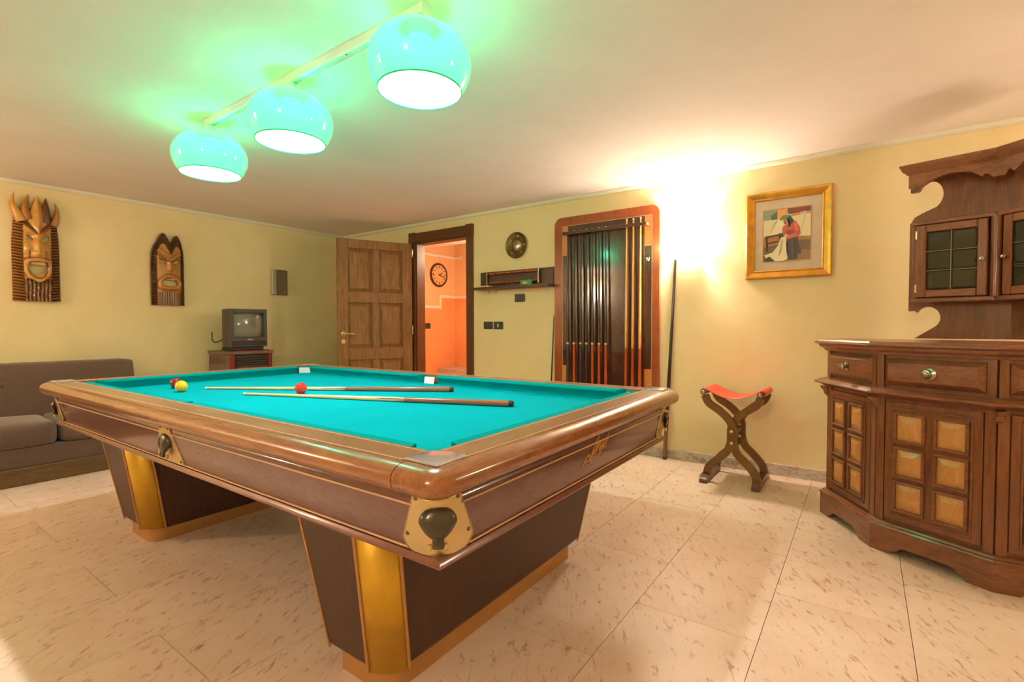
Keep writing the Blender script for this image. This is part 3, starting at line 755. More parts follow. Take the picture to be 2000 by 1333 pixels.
# ------------------------------------------------------------------ lamp track over the table
def track_lamp():
    t = thing('track_lamp', 'ceiling track with three glowing green glass globe shades', 'ceiling lamp', (-2.26, 1.35, ZC))
    x0, x1 = -0.90, 0.90
    bm = BM(); pr = [(-0.022, 0), (-0.022, -0.034), (-0.014, -0.04), (-0.014, -0.03), (0.014, -0.03), (0.014, -0.04), (0.022, -0.034), (0.022, 0)]
    prism(bm, pr, lambda p: (x0, p[0], p[1]), lambda p: (x1, p[0], p[1])); obj('track', bm, 'steel_white', t)
    for x in (x0, x1): obj('track_end_cap', bx((x-0.006, -0.024, -0.042), (x+0.006, 0.024, 0)), 'steel_white', t)
    for x in (-0.45, 0.42):
        bm = BM(); lathe(bm, [(0.006, 0), (0.005, -0.003), (0, -0.004)], 10, Matrix.Translation((x, 0, -0.030)), False); obj('track_screw', bm, 'nickel', t)
    for cx in (-0.868, -0.02, 0.868):
        zt, zb = -0.078, -0.312
        prof = []
        # flattened globe: neck, shoulder, belly, open mouth
        for r, z in ((0.048, zt+0.004), (0.075, zt-0.002), (0.11, zt-0.014), (0.145, zt-0.036), (0.172, zt-0.066), (0.189, zt-0.100), (0.195, zt-0.132), (0.191, zt-0.165), (0.180, zt-0.196), (0.166, zt-0.222), (0.158, zb)):
            prof.append((r, z))
        pp = smoothpts([(r, 0, z) for r, z in prof], 3)
        bm = BM(); lathe(bm, [(p.x, p.z) for p in pp], 48, Matrix.Translation((cx, 0, 0)), False)
        bmesh.ops.reverse_faces(bm, faces=bm.faces)
        sh = obj('shade', bm, 'opal_green', t, 180, recalc=False)
        bm = BM(); tube(bm, [(cx+0.158*math.cos(2*math.pi*k/48), 0.158*math.sin(2*math.pi*k/48), zb) for k in range(49)], 0.0028, 6); obj('shade_rim', bm, 'opal_green', sh, 60)
        bm = BM(); lathe(bm, [(0.0, -0.03), (0.026, -0.03), (0.030, -0.05), (0.042, zt+0.004), (0.052, zt+0.004), (0.052, zt-0.002), (0.0, zt-0.002)], 24, Matrix.Translation((cx, 0, 0)), False); obj('lamp_holder', bm, 'steel_white', t, 40)
        bm = BM(); lathe(bm, [(0.0, zt-0.002), (0.022, zt-0.002), (0.022, zt-0.018), (0.046, zt-0.034), (0.044, zt-0.037), (0.0, zt-0.024)], 24, Matrix.Translation((cx, 0, 0)), False); obj('socket', bm, 'steel_white', t, 40)
        bm = BM(); lathe(bm, [(0.001, zt-0.022), (0.014, zt-0.023), (0.016, zt-0.032), (0.026, zt-0.048), (0.030, zt-0.064), (0.026, zt-0.082), (0.014, zt-0.092), (0.001, zt-0.094)], 20, Matrix.Translation((cx, 0, 0)), False)
        b = obj('bulb', bm, 'bulb', t, 180); b.visible_shadow = False
        lamp('pendant_light', 'POINT', (cx, 0, zt-0.062), PENDANT_W, PENDANT_COL, 0.03, t)
track_lamp()

# ------------------------------------------------------------------ wall sconces
def sconce(loc, rotz, label, group, watts=None, shade='opal_white'):
    """half-round opal shade open above and below; local wall plane y=0, room towards -y"""
    s = thing('wall_sconce', label, 'wall lamp', loc, rotz, group)
    rings = []
    for z, r in ((0.0, 0.080), (0.03, 0.082), (0.10, 0.096), (0.17, 0.118), (0.225, 0.138)):
        rings.append([(r*math.cos(R(a)), 0.9*r*math.sin(R(a)) - 0.004, z) for a in range(-180, 1, 10)])
    bm = BM(); loft(bm, rings, False, False); sh = obj('shade', bm, shade, s, 60)
    md = sh.modifiers.new('thickness', 'SOLIDIFY'); md.thickness = 0.004; md.offset = 0
    obj('wall_plate', bx((-0.04, -0.016, 0.02), (0.04, 0.0, 0.12), 0.004), 'steel_white', s)
    for sx in (-1, 1):
        bm = BM(); tube(bm, [(sx*0.03, -0.01, 0.03), (sx*0.06, -0.055, 0.01)], 0.003, 6); obj('bracket', bm, 'nickel', s)
    bm = BM(); lathe(bm, [(0.0, 0), (0.014, 0), (0.014, 0.03), (0.01, 0.04), (0.013, 0.055), (0.011, 0.075), (0.0, 0.082)], 12, Matrix.Translation((0, -0.045, 0.005)), False); b = obj('bulb', bm, 'sconce_bulb', s, 60); b.visible_shadow = False
    bm = BM(); prism(bm, [(0.066*math.cos(R(a)), 0.9*0.066*math.sin(R(a))-0.004) for a in range(-180, 1, 15)], lambda p: (p[0], p[1], 0.002), lambda p: (p[0], p[1], 0.005)); obj('downlight_baffle', bm, 'steel_white', s)  # opaque half disc added to hold back light from the shade's open bottom
    lamp('sconce_light', 'POINT', (0, -0.055, 0.06), SCONCE_W if watts is None else watts, SCONCE_COL, 0.018, s)
sconce((-1.178, YB, 1.68), 0, 'white half-round glass wall sconce between the cue rack and the painting', 'wall sconces')
sconce((-4.7, YF, 1.68), math.pi, 'white half-round glass wall sconce on the wall behind the camera, left', 'wall sconces', 190.0)
sconce((-0.4, YF, 1.68), math.pi, 'added fill sconce with white half-round shade, unseen behind the camera, right', 'wall sconces', 60.0)  # unseen lamp added as fill for the cabinet fronts and near table side
sconce((XR, 3.02, 1.40), -math.pi/2, 'white half-round glass wall sconce on the side wall beside the bar cabinet', 'wall sconces', 3.0, 'opal_dim')

# ------------------------------------------------------------------ cue rack
def cue_rack():
    X0, X1, Z0, Z1 = -2.405, -1.397, 0.42, 2.125
    cx, cz = (X0+X1)/2, (Z0+Z1)/2
    t = thing('cue_rack', 'mahogany cue rack board with rosewood centre and light inlay corners', 'cue rack', (cx, YB, cz))
    hx, hz = (X1-X0)/2, (Z1-Z0)/2; r = 0.075
    def rr(hx, hz, r): return [(u, v) for u, v in rrect(hx, hz, r, 8)]
    ix0, ix1, iz0, iz1 = -2.320-cx, -1.458-cx, 0.50-cz, 2.045-cz
    # frame: four border boards with rounded outer corners
    out = rr(hx, hz, r)
    inn = [(ix1, iz0), (ix1, iz1), (ix0, iz1), (ix0, iz0)]
    n = 9; yb, yf = -0.002, -0.030
    for k in range(4):
        a = [out[(k*n+4+j) % 36] for j in range(n+1)]
        poly = a + [inn[(k+1) % 4], inn[k]]
        bm = BM(); prism(bm, poly, lambda p: (p[0], yb, p[1]), lambda p: (p[0], yf, p[1])); obj('frame_board', bm, 'mahog', t)
    obj('back_panel', bx((ix0, yb, iz0), (ix1, -0.027, iz1)), 'rack_dark', t)
    il = 0.004
    for a, b in (((ix0, iz1-il), (ix1, iz1)), ((ix0, iz0), (ix1, iz0+il)), ((ix0, iz0), (ix0+il, iz1)), ((ix1-il, iz0), (ix1, iz1))):
        obj('inlay_line', bx((a[0], -0.0305, a[1]), (b[0], -0.024, b[1])), 'maple', t)
    for x0, x1, z0, z1 in ((-2.316, -2.262, 1.770, 2.040), (-1.524, -1.462, 1.785, 2.040), (-2.316, -2.264, 0.505, 0.742), (-1.524, -1.462, 0.505, 0.742)):
        b = obj('inlay_corner', bx((x0-cx, -0.029, z0-cz), (x1-cx, -0.024, z1-cz)), 'inlay_orange', t)
    # pierced top holder and bottom ledge
    zt = 1.966-cz
    obj('cue_holder', bx((-2.29-cx, -0.088, zt-0.016), (-1.495-cx, -0.074, zt+0.012), 0.003), 'rack_dark', t)
    for x in (-2.285, -1.760, -1.502): obj('holder_bracket', bx((x-cx-0.006, -0.075, zt-0.012), (x-cx+0.006, -0.027, zt+0.006)), 'rack_dark', t)
    obj('holder_end', bx((-1.495-cx, -0.082, zt-0.012), (-1.484-cx, -0.03, zt+0.008), 0.002), 'chrome', t)
    obj('cue_ledge', bx((-2.29-cx, -0.10, 0.505-cz), (-1.495-cx, -0.027, 0.545-cz), 0.003), 'mahog', t)
    bm = BM(); tube(bm, smoothpts([(-1.505-cx, -0.03, 1.685-cz), (-1.500-cx, -0.045, 1.655-cz), (-1.493-cx, -0.05, 1.68-cz), (-1.486-cx, -0.045, 1.655-cz), (-1.480-cx, -0.03, 1.685-cz)], 4), 0.004, 6); obj('hook', bm, 'chrome', t)
    xs = [-2.247, -2.182, -2.114, -2.057, -1.996, -1.931, -1.867]
    kind = ['cue_grey', 'cue_red', 'cue_grey', 'cue_grey', 'cue_red', 'cue_red', 'cue_red']
    labs = ['dark cue with charcoal butt at the left end of the rack, beside the red-butted one', 'black-shafted cue with red butt standing alone between charcoal cues in the rack',
            'dark cue with charcoal butt, third from the left in the rack', 'dark cue with charcoal butt, fourth from the left, beside the red-butted trio',
            'black-shafted cue with red butt, left of the trio in the rack middle', 'black-shafted cue with red butt, centre of the trio in the rack middle', 'black-shafted cue with red butt, right of the trio beside the gap']
    for x, k, l in zip(xs, kind, labs): cue(l, (x+0.012, 4.022, 0.545), (x, 4.04, 1.99), 'cue_black', k, 'cues in the rack', joint=0.28, point=False, rb=0.0145, rt=0.0065)
    for x, l in zip((-1.672, -1.612, -1.549), ('amber maple cue with brown butt, leftmost of three light cues in the rack', 'amber maple cue, middle of the three light cues in the rack', 'amber maple cue, rightmost of the three light cues in the rack')):
        cue(l, (x+0.004, 4.022, 0.545), (x, 4.04, 2.03), 'cue_shaft_rack', 'cue_red', 'cues in the rack', joint=0.25, rb=0.0145, rt=0.0075)
cue_rack()
cue('dark cue with brown butt leaning on the wall under the sconce', (-1.336, 4.052, 0.0), (-1.268, 4.090, 1.672), 'cue_black', 'cue_brown', 'cues leaning on the wall', joint=0.24, point=False, rb=0.017, rt=0.0095)
cue('thin black cue leaning on the wall left of the cue rack', (-2.425, 4.00, 0.0), (-2.422, 4.085, 1.22), 'cue_black', 'cue_black', 'cues leaning on the wall', joint=0.3, point=False, rb=0.010, rt=0.005)

# ------------------------------------------------------------------ scoring shelf
def shelf():
    x0, x1 = -3.322, -2.425
    t = thing('scoring_shelf', 'dark wall shelf with two strings of scoring beads', 'shelf', ((x0+x1)/2, YB, 1.50))
    c = (x0+x1)/2
    obj('back_board', bx((x0-c, -0.018, 0.012), (x1-c, 0, 0.178), 0.002), 'shelf', t)
    obj('shelf_board', bx((x0-c-0.02, -0.15, -0.012), (x1-c+0.015, 0, 0.012), 0.002), 'shelf', t)
    for bxx in (-3.21, -2.575):
        br = obj('bracket', bx((bxx-c-0.007, -0.056, 0.03), (bxx-c+0.007, -0.018, 0.170), 0.002), 'nickel', t)
    for z in (0.152, 0.058):
        bm = BM(); tube(bm, [(-3.24-c, -0.05, z), (-2.565-c, -0.05, z)], 0.004, 8); w = obj('bead_wire', bm, 'nickel', t)
        bm = BM(); prof = []
        n = 26; a, b = -3.18-c, -2.60-c; st = (b-a)/n
        for k in range(n): prof += [(0.005, a+k*st), (0.0115, a+(k+0.3)*st), (0.0115, a+(k+0.7)*st)]
        prof.append((0.005, b))
        lathe(bm, prof, 10, Matrix.Translation((0, -0.05, z)) @ Matrix.Rotation(R(90), 4, 'Y'), False)
        o = obj('bead_string', bm, 'cue_red', w, 50); o['kind'] = 'stuff'
    for hx in (-3.17, -3.08):
        bm = BM(); tube(bm, smoothpts([(hx-c, -0.06, -0.012), (hx-c, -0.06, -0.035), (hx-c, -0.072, -0.045), (hx-c, -0.084, -0.035)], 4), 0.0025, 6); obj('hook', bm, 'nickel', t)
    y = thing('chalk_block', 'flat yellow chalk block lying at the left end of the wall shelf', 'chalk', (-3.20, 4.02, 1.512))
    obj('block', bx((-0.06, -0.03, 0), (0.06, 0.03, 0.018), 0.004), 'yellow_card', y)
    obj('wrapper', bx((-0.035, -0.0305, 0.002), (0.035, 0.0305, 0.012), 0.001), 'maple', y)
    g = thing('card_packet', 'small green and yellow packet standing on the wall shelf', 'packet', (-2.70, 4.025, 1.512))
    obj('packet', bx((-0.065, -0.016, 0), (0.065, 0.016, 0.052), 0.003), 'green_card', g)
    obj('packet_band', bx((-0.035, -0.017, 0.012), (0.02, 0.0165, 0.034), 0.001), 'yellow_card', g)
shelf()

def wall_bits():
    # embossed brass dish
    t = thing('brass_dish', 'round embossed brass dish hanging above the wall shelf', 'dish', (-2.858, YB, 1.924))
    m = Matrix.Rotation(R(90), 4, 'X')
    bm = BM(); lathe(bm, [(0.02, 0.002), (0.118, 0.012), (0.128, 0.018), (0.131, 0.024), (0.126, 0.027), (0.116, 0.022), (0.108, 0.017), (0.078, 0.014), (0.070, 0.020), (0.064, 0.016), (0.060, 0.013), (0.0, 0.018)], 40, m, False); d = obj('dish', bm, 'bronze', t, 40)
    bm = BM(); lathe(bm, [(0.056, 0.013), (0.05, 0.020), (0.03, 0.024), (0, 0.026)], 28, m, False); obj('boss', bm, 'nickel', t, 60)
    for k in range(14):
        a = 2*math.pi*k/14; bm = BM(); bmesh.ops.create_icosphere(bm, subdivisions=1, radius=0.011, matrix=m @ Matrix.Translation((0.093*math.cos(a), 0.093*math.sin(a), 0.016)) @ Matrix.Diagonal((1.3 if k % 2 else 0.9, 1, 0.6, 1))); obj('embossing', bm, 'brass' if k % 3 == 0 else 'bronze', t, 60)
    for i, (x, z, lab) in enumerate(((-2.825, 1.395, 'dark switch plate on the wall just below the shelf'), (-3.229, 1.121, 'dark double switch plate beside the door frame, left of a pair'), (-3.095, 1.120, 'dark socket plate right of a pair, with a pale insert'))):
        s = thing('switch_plate', lab, 'switch', (x, YB, z), 0, 'switch plates')
        obj('plate', bx((-0.060, -0.012, -0.040), (0.060, 0, 0.040), 0.006, 2), 'switch_black', s)
        obj('inset', bx((-0.038, -0.0135, -0.026), (0.038, -0.011, 0.026), 0.001), 'switch_ins', s)
        for k in (-1, 0, 1):
            obj('key', bx((k*0.024-0.010, -0.0165, -0.020), (k*0.024+0.010, -0.0135, 0.020), 0.002), 'silver' if (i == 2 and k == 0) else 'switch_black', s)
    # intercom on the left wall
    s = thing('wall_handset_unit', 'slim brown and silver wall unit beside the open door', 'intercom', (XL, 3.18, 1.638))
    obj('housing', bx((0, -0.096, -0.148), (0.034, 0.096, 0.148), 0.006, 2), 'intercom_grey', s)
    obj('silver_strip', bx((0.005, -0.098, -0.146), (0.044, -0.045, 0.146), 0.006, 2), 'silver', s)
    obj('front_cover', bx((0.034, -0.040, -0.14), (0.039, 0.068, 0.14), 0.002), 'intercom_grey', s)
    obj('badge', bx((0.039, 0.045, -0.128), (0.0405, 0.06, -0.113)), 'silver', s)
wall_bits()

# ------------------------------------------------------------------ painting
def painting():
    x0, x1, z0, z1 = -0.738, -0.190, 1.456, 2.090
    cx, cz = (x0+x1)/2, (z0+z1)/2; w, h = x1-x0, z1-z0
    t = thing('framed_painting', 'gilt framed painting of a seated-cloth mending woman in red, hung beside the sconce', 'painting', (cx, YB, cz))
    t['label'] = 'gilt framed painting of a woman in red blouse mending white cloth'
    pr = [(0.0, 0.0), (0.0, 0.030), (0.008, 0.036), (0.018, 0.034), (0.034, 0.022), (0.046, 0.018), (0.054, 0.022), (0.060, 0.018), (0.062, 0.010), (0.062, 0.0)]
    c = [(-w/2, -h/2), (w/2, -h/2), (w/2, h/2), (-w/2, h/2)]
    sg = [(1, 1), (-1, 1), (-1, -1), (1, -1)]
    for k in range(4):
        a, b = k, (k+1) % 4; bm = BM()
        A = [(c[a][0]+sg[a][0]*p[0], -p[1]-0.001, c[a][1]+sg[a][1]*p[0]) for p in pr]; B = [(c[b][0]+sg[b][0]*p[0], -p[1]-0.001, c[b][1]+sg[b][1]*p[0]) for p in pr]
        loft(bm, [A, B], True, True); obj('frame_bar', bm, 'paint_frame', t, 35)
    obj('mat_board', bx((-w/2+0.055, -0.012, -h/2+0.055), (w/2-0.055, -0.006, h/2-0.055)), 'mat_board', t)
    pw, ph = 0.300, 0.375; px0, pz0 = -w/2+0.118, -h/2+0.125
    for a, b in (((px0-0.006, pz0-0.006), (px0+pw+0.006, pz0)), ((px0-0.006, pz0+ph), (px0+pw+0.006, pz0+ph+0.006)), ((px0-0.006, pz0), (px0, pz0+ph)), ((px0+pw, pz0), (px0+pw+0.006, pz0+ph))):
        obj('fillet', bx((a[0], -0.0145, a[1]), (b[0], -0.011, b[1])), 'gold_trim', t)
    # canvas: flat colour shapes, u right, v down
    shapes = [
        ((0, 0, 1, 0, 1, 1, 0, 1), (214, 196, 160)),
        ((0, .50, 1, .52, 1, 1, 0, 1), (140, 112, 78)), ((0, .52, .55, .52, .55, .66, 0, .68), (168, 110, 66)), ((.74, .56, 1, .57, 1, .62, .74, .61), (170, 116, 72)), ((.74, .62, 1, .63, 1, .82, .74, .8), (112, 92, 70)), ((0, .72, .4, .68, .5, 1, 0, 1), (104, 90, 62)),
        ((0, 0, .30, 0, .30, .19, 0, .19), (130, 146, 126)), ((.17, .10, .30, .03, .30, .20, .17, .19), (74, 88, 74)),
        ((.30, 0, .53, 0, .53, .22, .42, .2, .30, .22), (220, 160, 98)), ((.52, 0, 1, 0, 1, .09, .66, .12, .52, .10), (104, 74, 60)), ((.66, .0, .90, 0, .88, .08, .68, .09), (138, 62, 42)), ((.56, .11, 1, .09, 1, .135, .62, .16), (206, 134, 80)), ((.78, .10, .92, .08, .90, .15, .76, .17), (190, 186, 170)),
        ((0, .19, .30, .19, .26, .28, .12, .5, 0, .52), (220, 206, 172)), ((.30, .19, .5, .22, .45, .48, .12, .49), (228, 214, 182)), ((.24, .26, .31, .19, .29, .24, .17, .42, .13, .48), (150, 150, 116)), ((.62, .16, 1, .135, 1, .56, .72, .55, .66, .3), (226, 210, 174)), ((.88, .16, .90, .16, .84, .36, .80, .46), (186, 164, 120)),
        ((.04, .50, .09, .50, .11, .80, .07, .81), (58, 42, 32)), ((.08, .50, .36, .475, .36, .505, .08, .54), (66, 46, 34)), ((.09, .63, .34, .605, .34, .63, .09, .66), (62, 44, 32)), ((.34, .46, .38, .46, .38, .62, .34, .63), (54, 40, 32)),
        ((.74, .62, .82, .84, .80, .89, .74, .88), (92, 72, 58)),
        ((.50, .55, .74, .54, .745, .80, .72, .985, .54, .985, .52, .88, .49, .70), (70, 62, 64)), ((.60, .60, .64, .60, .66, .96, .62, .97), (88, 80, 80)),
        ((.37, .56, .50, .52, .51, .62, .50, .80, .54, .96, .46, 1, .25, 1, .14, .90, .06, .93, .02, .87, .20, .83, .32, .70), (226, 214, 178)), ((.40, .60, .43, .60, .42, .80, .34, .92, .38, .78), (196, 180, 138)), ((.06, .93, .14, .90, .26, 1, .06, 1), (72, 62, 42)),
        ((.42, .34, .50, .30, .62, .22, .70, .26, .78, .38, .80, .50, .74, .56, .52, .60, .50, .53, .44, .50, .41, .46), (182, 84, 74)), ((.50, .42, .66, .42, .66, .50, .50, .51), (142, 66, 62)), ((.66, .26, .72, .30, .76, .42, .70, .46, .66, .36), (206, 108, 94)), ((.50, .52, .70, .48, .74, .53, .53, .59), (196, 112, 86)),
        ((.47, .495, .53, .50, .52, .54, .46, .54), (224, 190, 154)), ((.39, .46, .44, .48, .42, .54, .38, .53), (66, 50, 42)),
        ((.42, .21, .50, .19, .57, .24, .55, .32, .50, .33, .45, .29), (176, 118, 82)), ((.45, .25, .49, .24, .50, .28, .46, .29), (132, 80, 56)),
        ((.36, .20, .40, .14, .48, .12, .58, .14, .62, .20, .66, .25, .60, .30, .57, .35, .52, .37, .54, .30, .56, .24, .50, .19, .42, .20, .37, .22), (58, 70, 56)), ((.37, .20, .41, .145, .48, .125, .54, .135, .55, .18, .50, .185, .42, .20), (86, 142, 112)),
    ]
    bm = BM(); lay = bm.loops.layers.float_color.new('Col')
    for i, (s, col) in enumerate(shapes):
        y = -0.0125 - 0.00008*i
        vs = [bm.verts.new((px0+pw*s[j], y, pz0+ph*(1-s[j+1]))) for j in range(0, len(s), 2)]
        f = bm.faces.new(vs[::-1])
        for lp in f.loops: lp[lay] = (*lin(col), 1)
    bmesh.ops.triangulate(bm, faces=bm.faces)
    obj('canvas', bm, 'vcol', t, recalc=False)
painting()

# ------------------------------------------------------------------ stool
def stool():
    t = thing('folding_stool', 'wooden curved X-frame stool with a red leather sling seat', 'stool', (-0.735, 3.80, 0))
    c = Vector((-0.735, 3.80, 0))
    xl, xr = -0.912+0.735, -0.576+0.735
    for x in (xl, xr):
        bm = BM(); y0, y1 = -0.215, 0.215
        pts = [(y0, 0.0), (y0+0.01, 0.0), (y1-0.01, 0), (y1, 0.0), (y1, 0.028), (y1-0.012, 0.036), (y1-0.03, 0.052), (y0+0.03, 0.052), (y0+0.012, 0.036), (y0, 0.028)]
        prism(bm, pts, lambda p: (x-0.024, p[0], p[1]), lambda p: (x+0.024, p[0], p[1])); obj('foot', bm, 'stool_dark', t)
    def curve(s, y):
        # s=+1: foot on the left, seat bar on the right
        a = [(-0.170, 0.045), (-0.154, 0.105), (-0.098, 0.165), (-0.040, 0.222), (-0.014, 0.285), (-0.010, 0.340), (-0.008, 0.395), (0.020, 0.455), (0.080, 0.515), (0.150, 0.565), (0.176, 0.622)]
        b = [(0.162, 0.045), (0.146, 0.105), (0.090, 0.170), (0.036, 0.224), (0.014, 0.285), (0.010, 0.340), (0.008, 0.395), (-0.020, 0.455), (-0.078, 0.512), (-0.152, 0.562), (-0.180, 0.618)]
        p = a if s > 0 else b
        return smoothpts([(x, y, z) for x, z in p], 4)
    for y in (-0.145, 0.145):
        for s in (1, -1):
            bm = BM(); strip(bm, curve(s, y + s*0.013), 0.050, 0.026, (0, 1, 0)); obj('leg', bm, 'stool', t, 40)
        for z in (0.318, 0.398):
            bm = BM(); lathe(bm, [(0.013, 0), (0.011, 0.008), (0.0, 0.011)], 12, Matrix.Translation((0.0, y-0.026, z-0.02)) @ Matrix.Rotation(R(90), 4, 'X'), False); obj('bolt', bm, 'brass', t, 50)
        for z in (0.298, 0.378):
            bm = BM(); lathe(bm, [(0.013, 0), (0.011, 0.008), (0.0, 0.011)], 12, Matrix.Translation((0.0, y+0.026, z)) @ Matrix.Rotation(R(-90), 4, 'X'), False); obj('bolt', bm, 'bronze', t, 50)
    bm = BM(); tube(bm, [(0.0, -0.145, 0.36), (0.0, 0.145, 0.36)], 0.022, 12); obj('stretcher', bm, 'stool_dark', t, 50)
    for x, z in ((-0.184, 0.640), (0.180, 0.644)):
        bm = BM(); lathe(bm, [(0.0, -0.196), (0.016, -0.196), (0.021, -0.19), (0.021, -0.172), (0.019, -0.168), (0.019, 0.168), (0.021, 0.172), (0.021, 0.19), (0.0, 0.196)], 16, Matrix.Translation((x, 0, z)) @ Matrix.Rotation(R(90), 4, 'X'), False)
        obj('seat_bar', bm, 'stool_dark', t, 40)
        for sgn in (-1, 1):
            bm = BM(); lathe(bm, [(0.014, 0), (0.012, 0.003), (0.008, 0.001), (0.005, 0.003), (0, 0.003)], 14, Matrix.Translation((x, sgn*0.196, z)) @ Matrix.Rotation(R(90 if sgn < 0 else -90), 4, 'X'), False); obj('bar_end_disc', bm, 'nickel', t, 40)
    # leather sling: wraps over both bars
    pts = []
    for k in range(6): a = R(220 - 26*k); pts.append((-0.184 + 0.0225*math.cos(a), 0.640 + 0.0225*math.sin(a)))
    for k in range(1, 14):
        u = k/14; x = -0.176 + 0.352*u; pts.append((x, 0.662 - 0.062*math.sin(math.pi*u)**0.9 + 0.002*u))
    for k in range(6): a = R(90 - 26*k); pts.append((0.180 + 0.0225*math.cos(a), 0.644 + 0.0225*math.sin(a)))
    rings = []
    for j in range(9):
        y = -0.168 + 0.336*j/8; rings.append([(x, y, z + (0.006 if 0 < j < 8 else 0.0)*math.sin(math.pi*j/8)*0) for x, z in pts])
    bm = BM(); loft(bm, rings, False, False); o = obj('leather_seat', bm, 'leather', t, 60)
    md = o.modifiers.new('thickness', 'SOLIDIFY'); md.thickness = 0.004; md.offset = 1
stool()

# ------------------------------------------------------------------ bar cabinet
AX = Vector((0.469, 0.883))          # axis of the bar unit, pointing to the back
def facet(P, Q):
    P, Q = Vector(P), Vector(Q); d = (Q-P).normalized(); n = Vector((d.y, -d.x))   # outward, towards the room
    return P, d, n, (Q-P).length
def bar_cabinet():
    A, B, C = Vector((-0.200, 3.43)), Vector((0.036, 3.02)), Vector((0.447, 2.79))
    md = (B+C)/2
    def mir(p):
        v = p-md; s = Vector((AX.y, -AX.x)); return md + AX*v.dot(AX) - s*v.dot(s)
    D, = (mir(A),)
    org = Vector((md.x+AX.x*0.3, md.y+AX.y*0.3, 0))
    t = thing('bar_cabinet', 'faceted walnut bar cabinet with honey raised blocks and drawers', 'cabinet', org)
    def W3(p, z): return Vector((p.x, p.y, z)) - org
    back = 0.50
    A2, D2 = A + AX*0.27, D + AX*0.27
    outline0 = [A2, A, B, C, D, D2]
    def inset(pts, d):
        """offset an open convex chain inwards by d (outward if negative)"""
        out = []
        n = len(pts)
        for i, p in enumerate(pts):
            ns = []
            if i > 0: ns.append(facet(pts[i-1], p)[2])
            if i < n-1: ns.append(facet(p, pts[i+1])[2])
            if len(ns) == 1: out.append(p - ns[0]*d)
            else:
                b = (ns[0]+ns[1]).normalized(); out.append(p - b*(d/max(0.3, b.dot(ns[0]))))
        return out
    def slab(name, d, z0, z1, mat, prof=None):
        bm = BM()
        prof = prof or [(d, z0), (d, z1)]
        rings = [[W3(p, z) for p in inset(outline0, dd)] for dd, z in prof]
        loft(bm, rings, True, True); return obj(name, bm, mat, t, 18)
    # carcass
    slab('carcass', 0.035, 0.03, 1.0, 'walnut')
    facets = [(outline0[i], outline0[i+1]) for i in range(5)]
    # scalloped plinth boards
    for P, Q in facets:
        p, d, n, L = facet(P, Q)
        f = min(0.10, L*0.24)
        pts = [(0, 0), (f*0.85, 0)]
        pts += [(f*0.85+0.012, 0.014), (f*0.9+0.02, 0.02), (f+0.02, 0.022), (f+0.03, 0.038), (f+0.05, 0.044)]
        pts += [(L-a, b) for a, b in pts[::-1]]
        pts += [(L, 0.122), (0, 0.122)]
        bm = BM(); prism(bm, pts, lambda q: W3(p+d*q[0], q[1]), lambda q: W3(p+d*q[0]-n*0.028, q[1])); obj('plinth_board', bm, 'walnut_h', t)
    slab('plinth_moulding', 0, 0.12, 0.15, 'walnut_h', [(0.03, 0.120), (-0.002, 0.120), (-0.006, 0.126), (-0.002, 0.133), (0.008, 0.137), (0.012, 0.144), (0.02, 0.148), (0.03, 0.15)])
    slab('waist_moulding', 0, 0.75, 0.80, 'walnut_h', [(0.03, 0.752), (0.012, 0.754), (-0.012, 0.768), (-0.030, 0.774), (-0.034, 0.780), (-0.030, 0.786), (-0.016, 0.792), (-0.008, 0.798), (0.012, 0.802), (0.03, 0.804)])
    slab('cornice', 0, 0.96, 1.0, 'walnut_h', [(0.03, 0.960), (0.014, 0.962), (0.006, 0.975), (-0.010, 0.985), (-0.016, 0.996), (-0.018, 1.000), (0.03, 1.000)])
    slab('worktop', 0, 1.0, 1.028, 'walnut_h', [(0.0, 1.000), (-0.028, 1.002), (-0.036, 1.008), (-0.034, 1.014), (-0.024, 1.018), (-0.018, 1.026), (-0.012, 1.028)])
    # doors, drawers on the facets
    for i, (P, Q) in enumerate(facets[1:4]):
        ins = inset(outline0, 0.035)
        p, d, n, L = facet(ins[i+1], ins[i+2])
        def F(s, o, z): return W3(p + d*s + n*o, z)
        def fb(name, s0, s1, o0, o1, z0, z1, mat, parent, bev=0.0):
            bm = BM(); box(bm, (s0, o0, z0), (s1, o1, z1), bev)
            for v in bm.verts: s, o, z = v.co; v.co = F(s, o, z)
            return obj(name, bm, mat, parent)
        def raised(name, s0, s1, z0, z1, o, hgt, inn, mat, parent, flat=0.0):
            bm = BM()
            r = lambda k, oo: [F(s0+k, oo, z0+k), F(s1-k, oo, z0+k), F(s1-k, oo, z1-k), F(s0+k, oo, z1-k)]
            loft(bm, [r(0, o-0.004), r(0, o+flat), r(inn, o+hgt), r(inn+0.0008, o+hgt)], True, True); return obj(name, bm, mat, parent)
        # posts at the facet edges
        fb('post', 0.0, 0.035, 0.0, 0.012, 0.15, 0.752, 'walnut', t); fb('post', L-0.035, L, 0.0, 0.012, 0.15, 0.752, 'walnut', t)
        fb('post', 0.0, 0.03, 0.0, 0.014, 0.80, 0.962, 'walnut', t); fb('post', L-0.03, L, 0.0, 0.014, 0.80, 0.962, 'walnut', t)
        # drawer
        a, b = 0.034, L-0.034
        dr = raised('drawer', a, b, 0.818, 0.948, 0.004, 0.026, 0.022, 'walnut_h', t, 0.004)
        kc = F(L/2, 0.030, 0.884)
        m4 = Matrix(((d.x, 0, n.x, kc.x), (d.y, 0, n.y, kc.y), (0, 1, 0, kc.z), (0, 0, 0, 1)))
        bm = BM(); lathe(bm, [(0.026, -0.001), (0.026, 0.003), (0.018, 0.006), (0.009, 0.010), (0.010, 0.018), (0.019, 0.024), (0.022, 0.030), (0.019, 0.036), (0.013, 0.037), (0.011, 0.041), (0.005, 0.043), (0.0, 0.044)], 22, m4, False); obj('knob', bm, 'nickel', dr, 40)
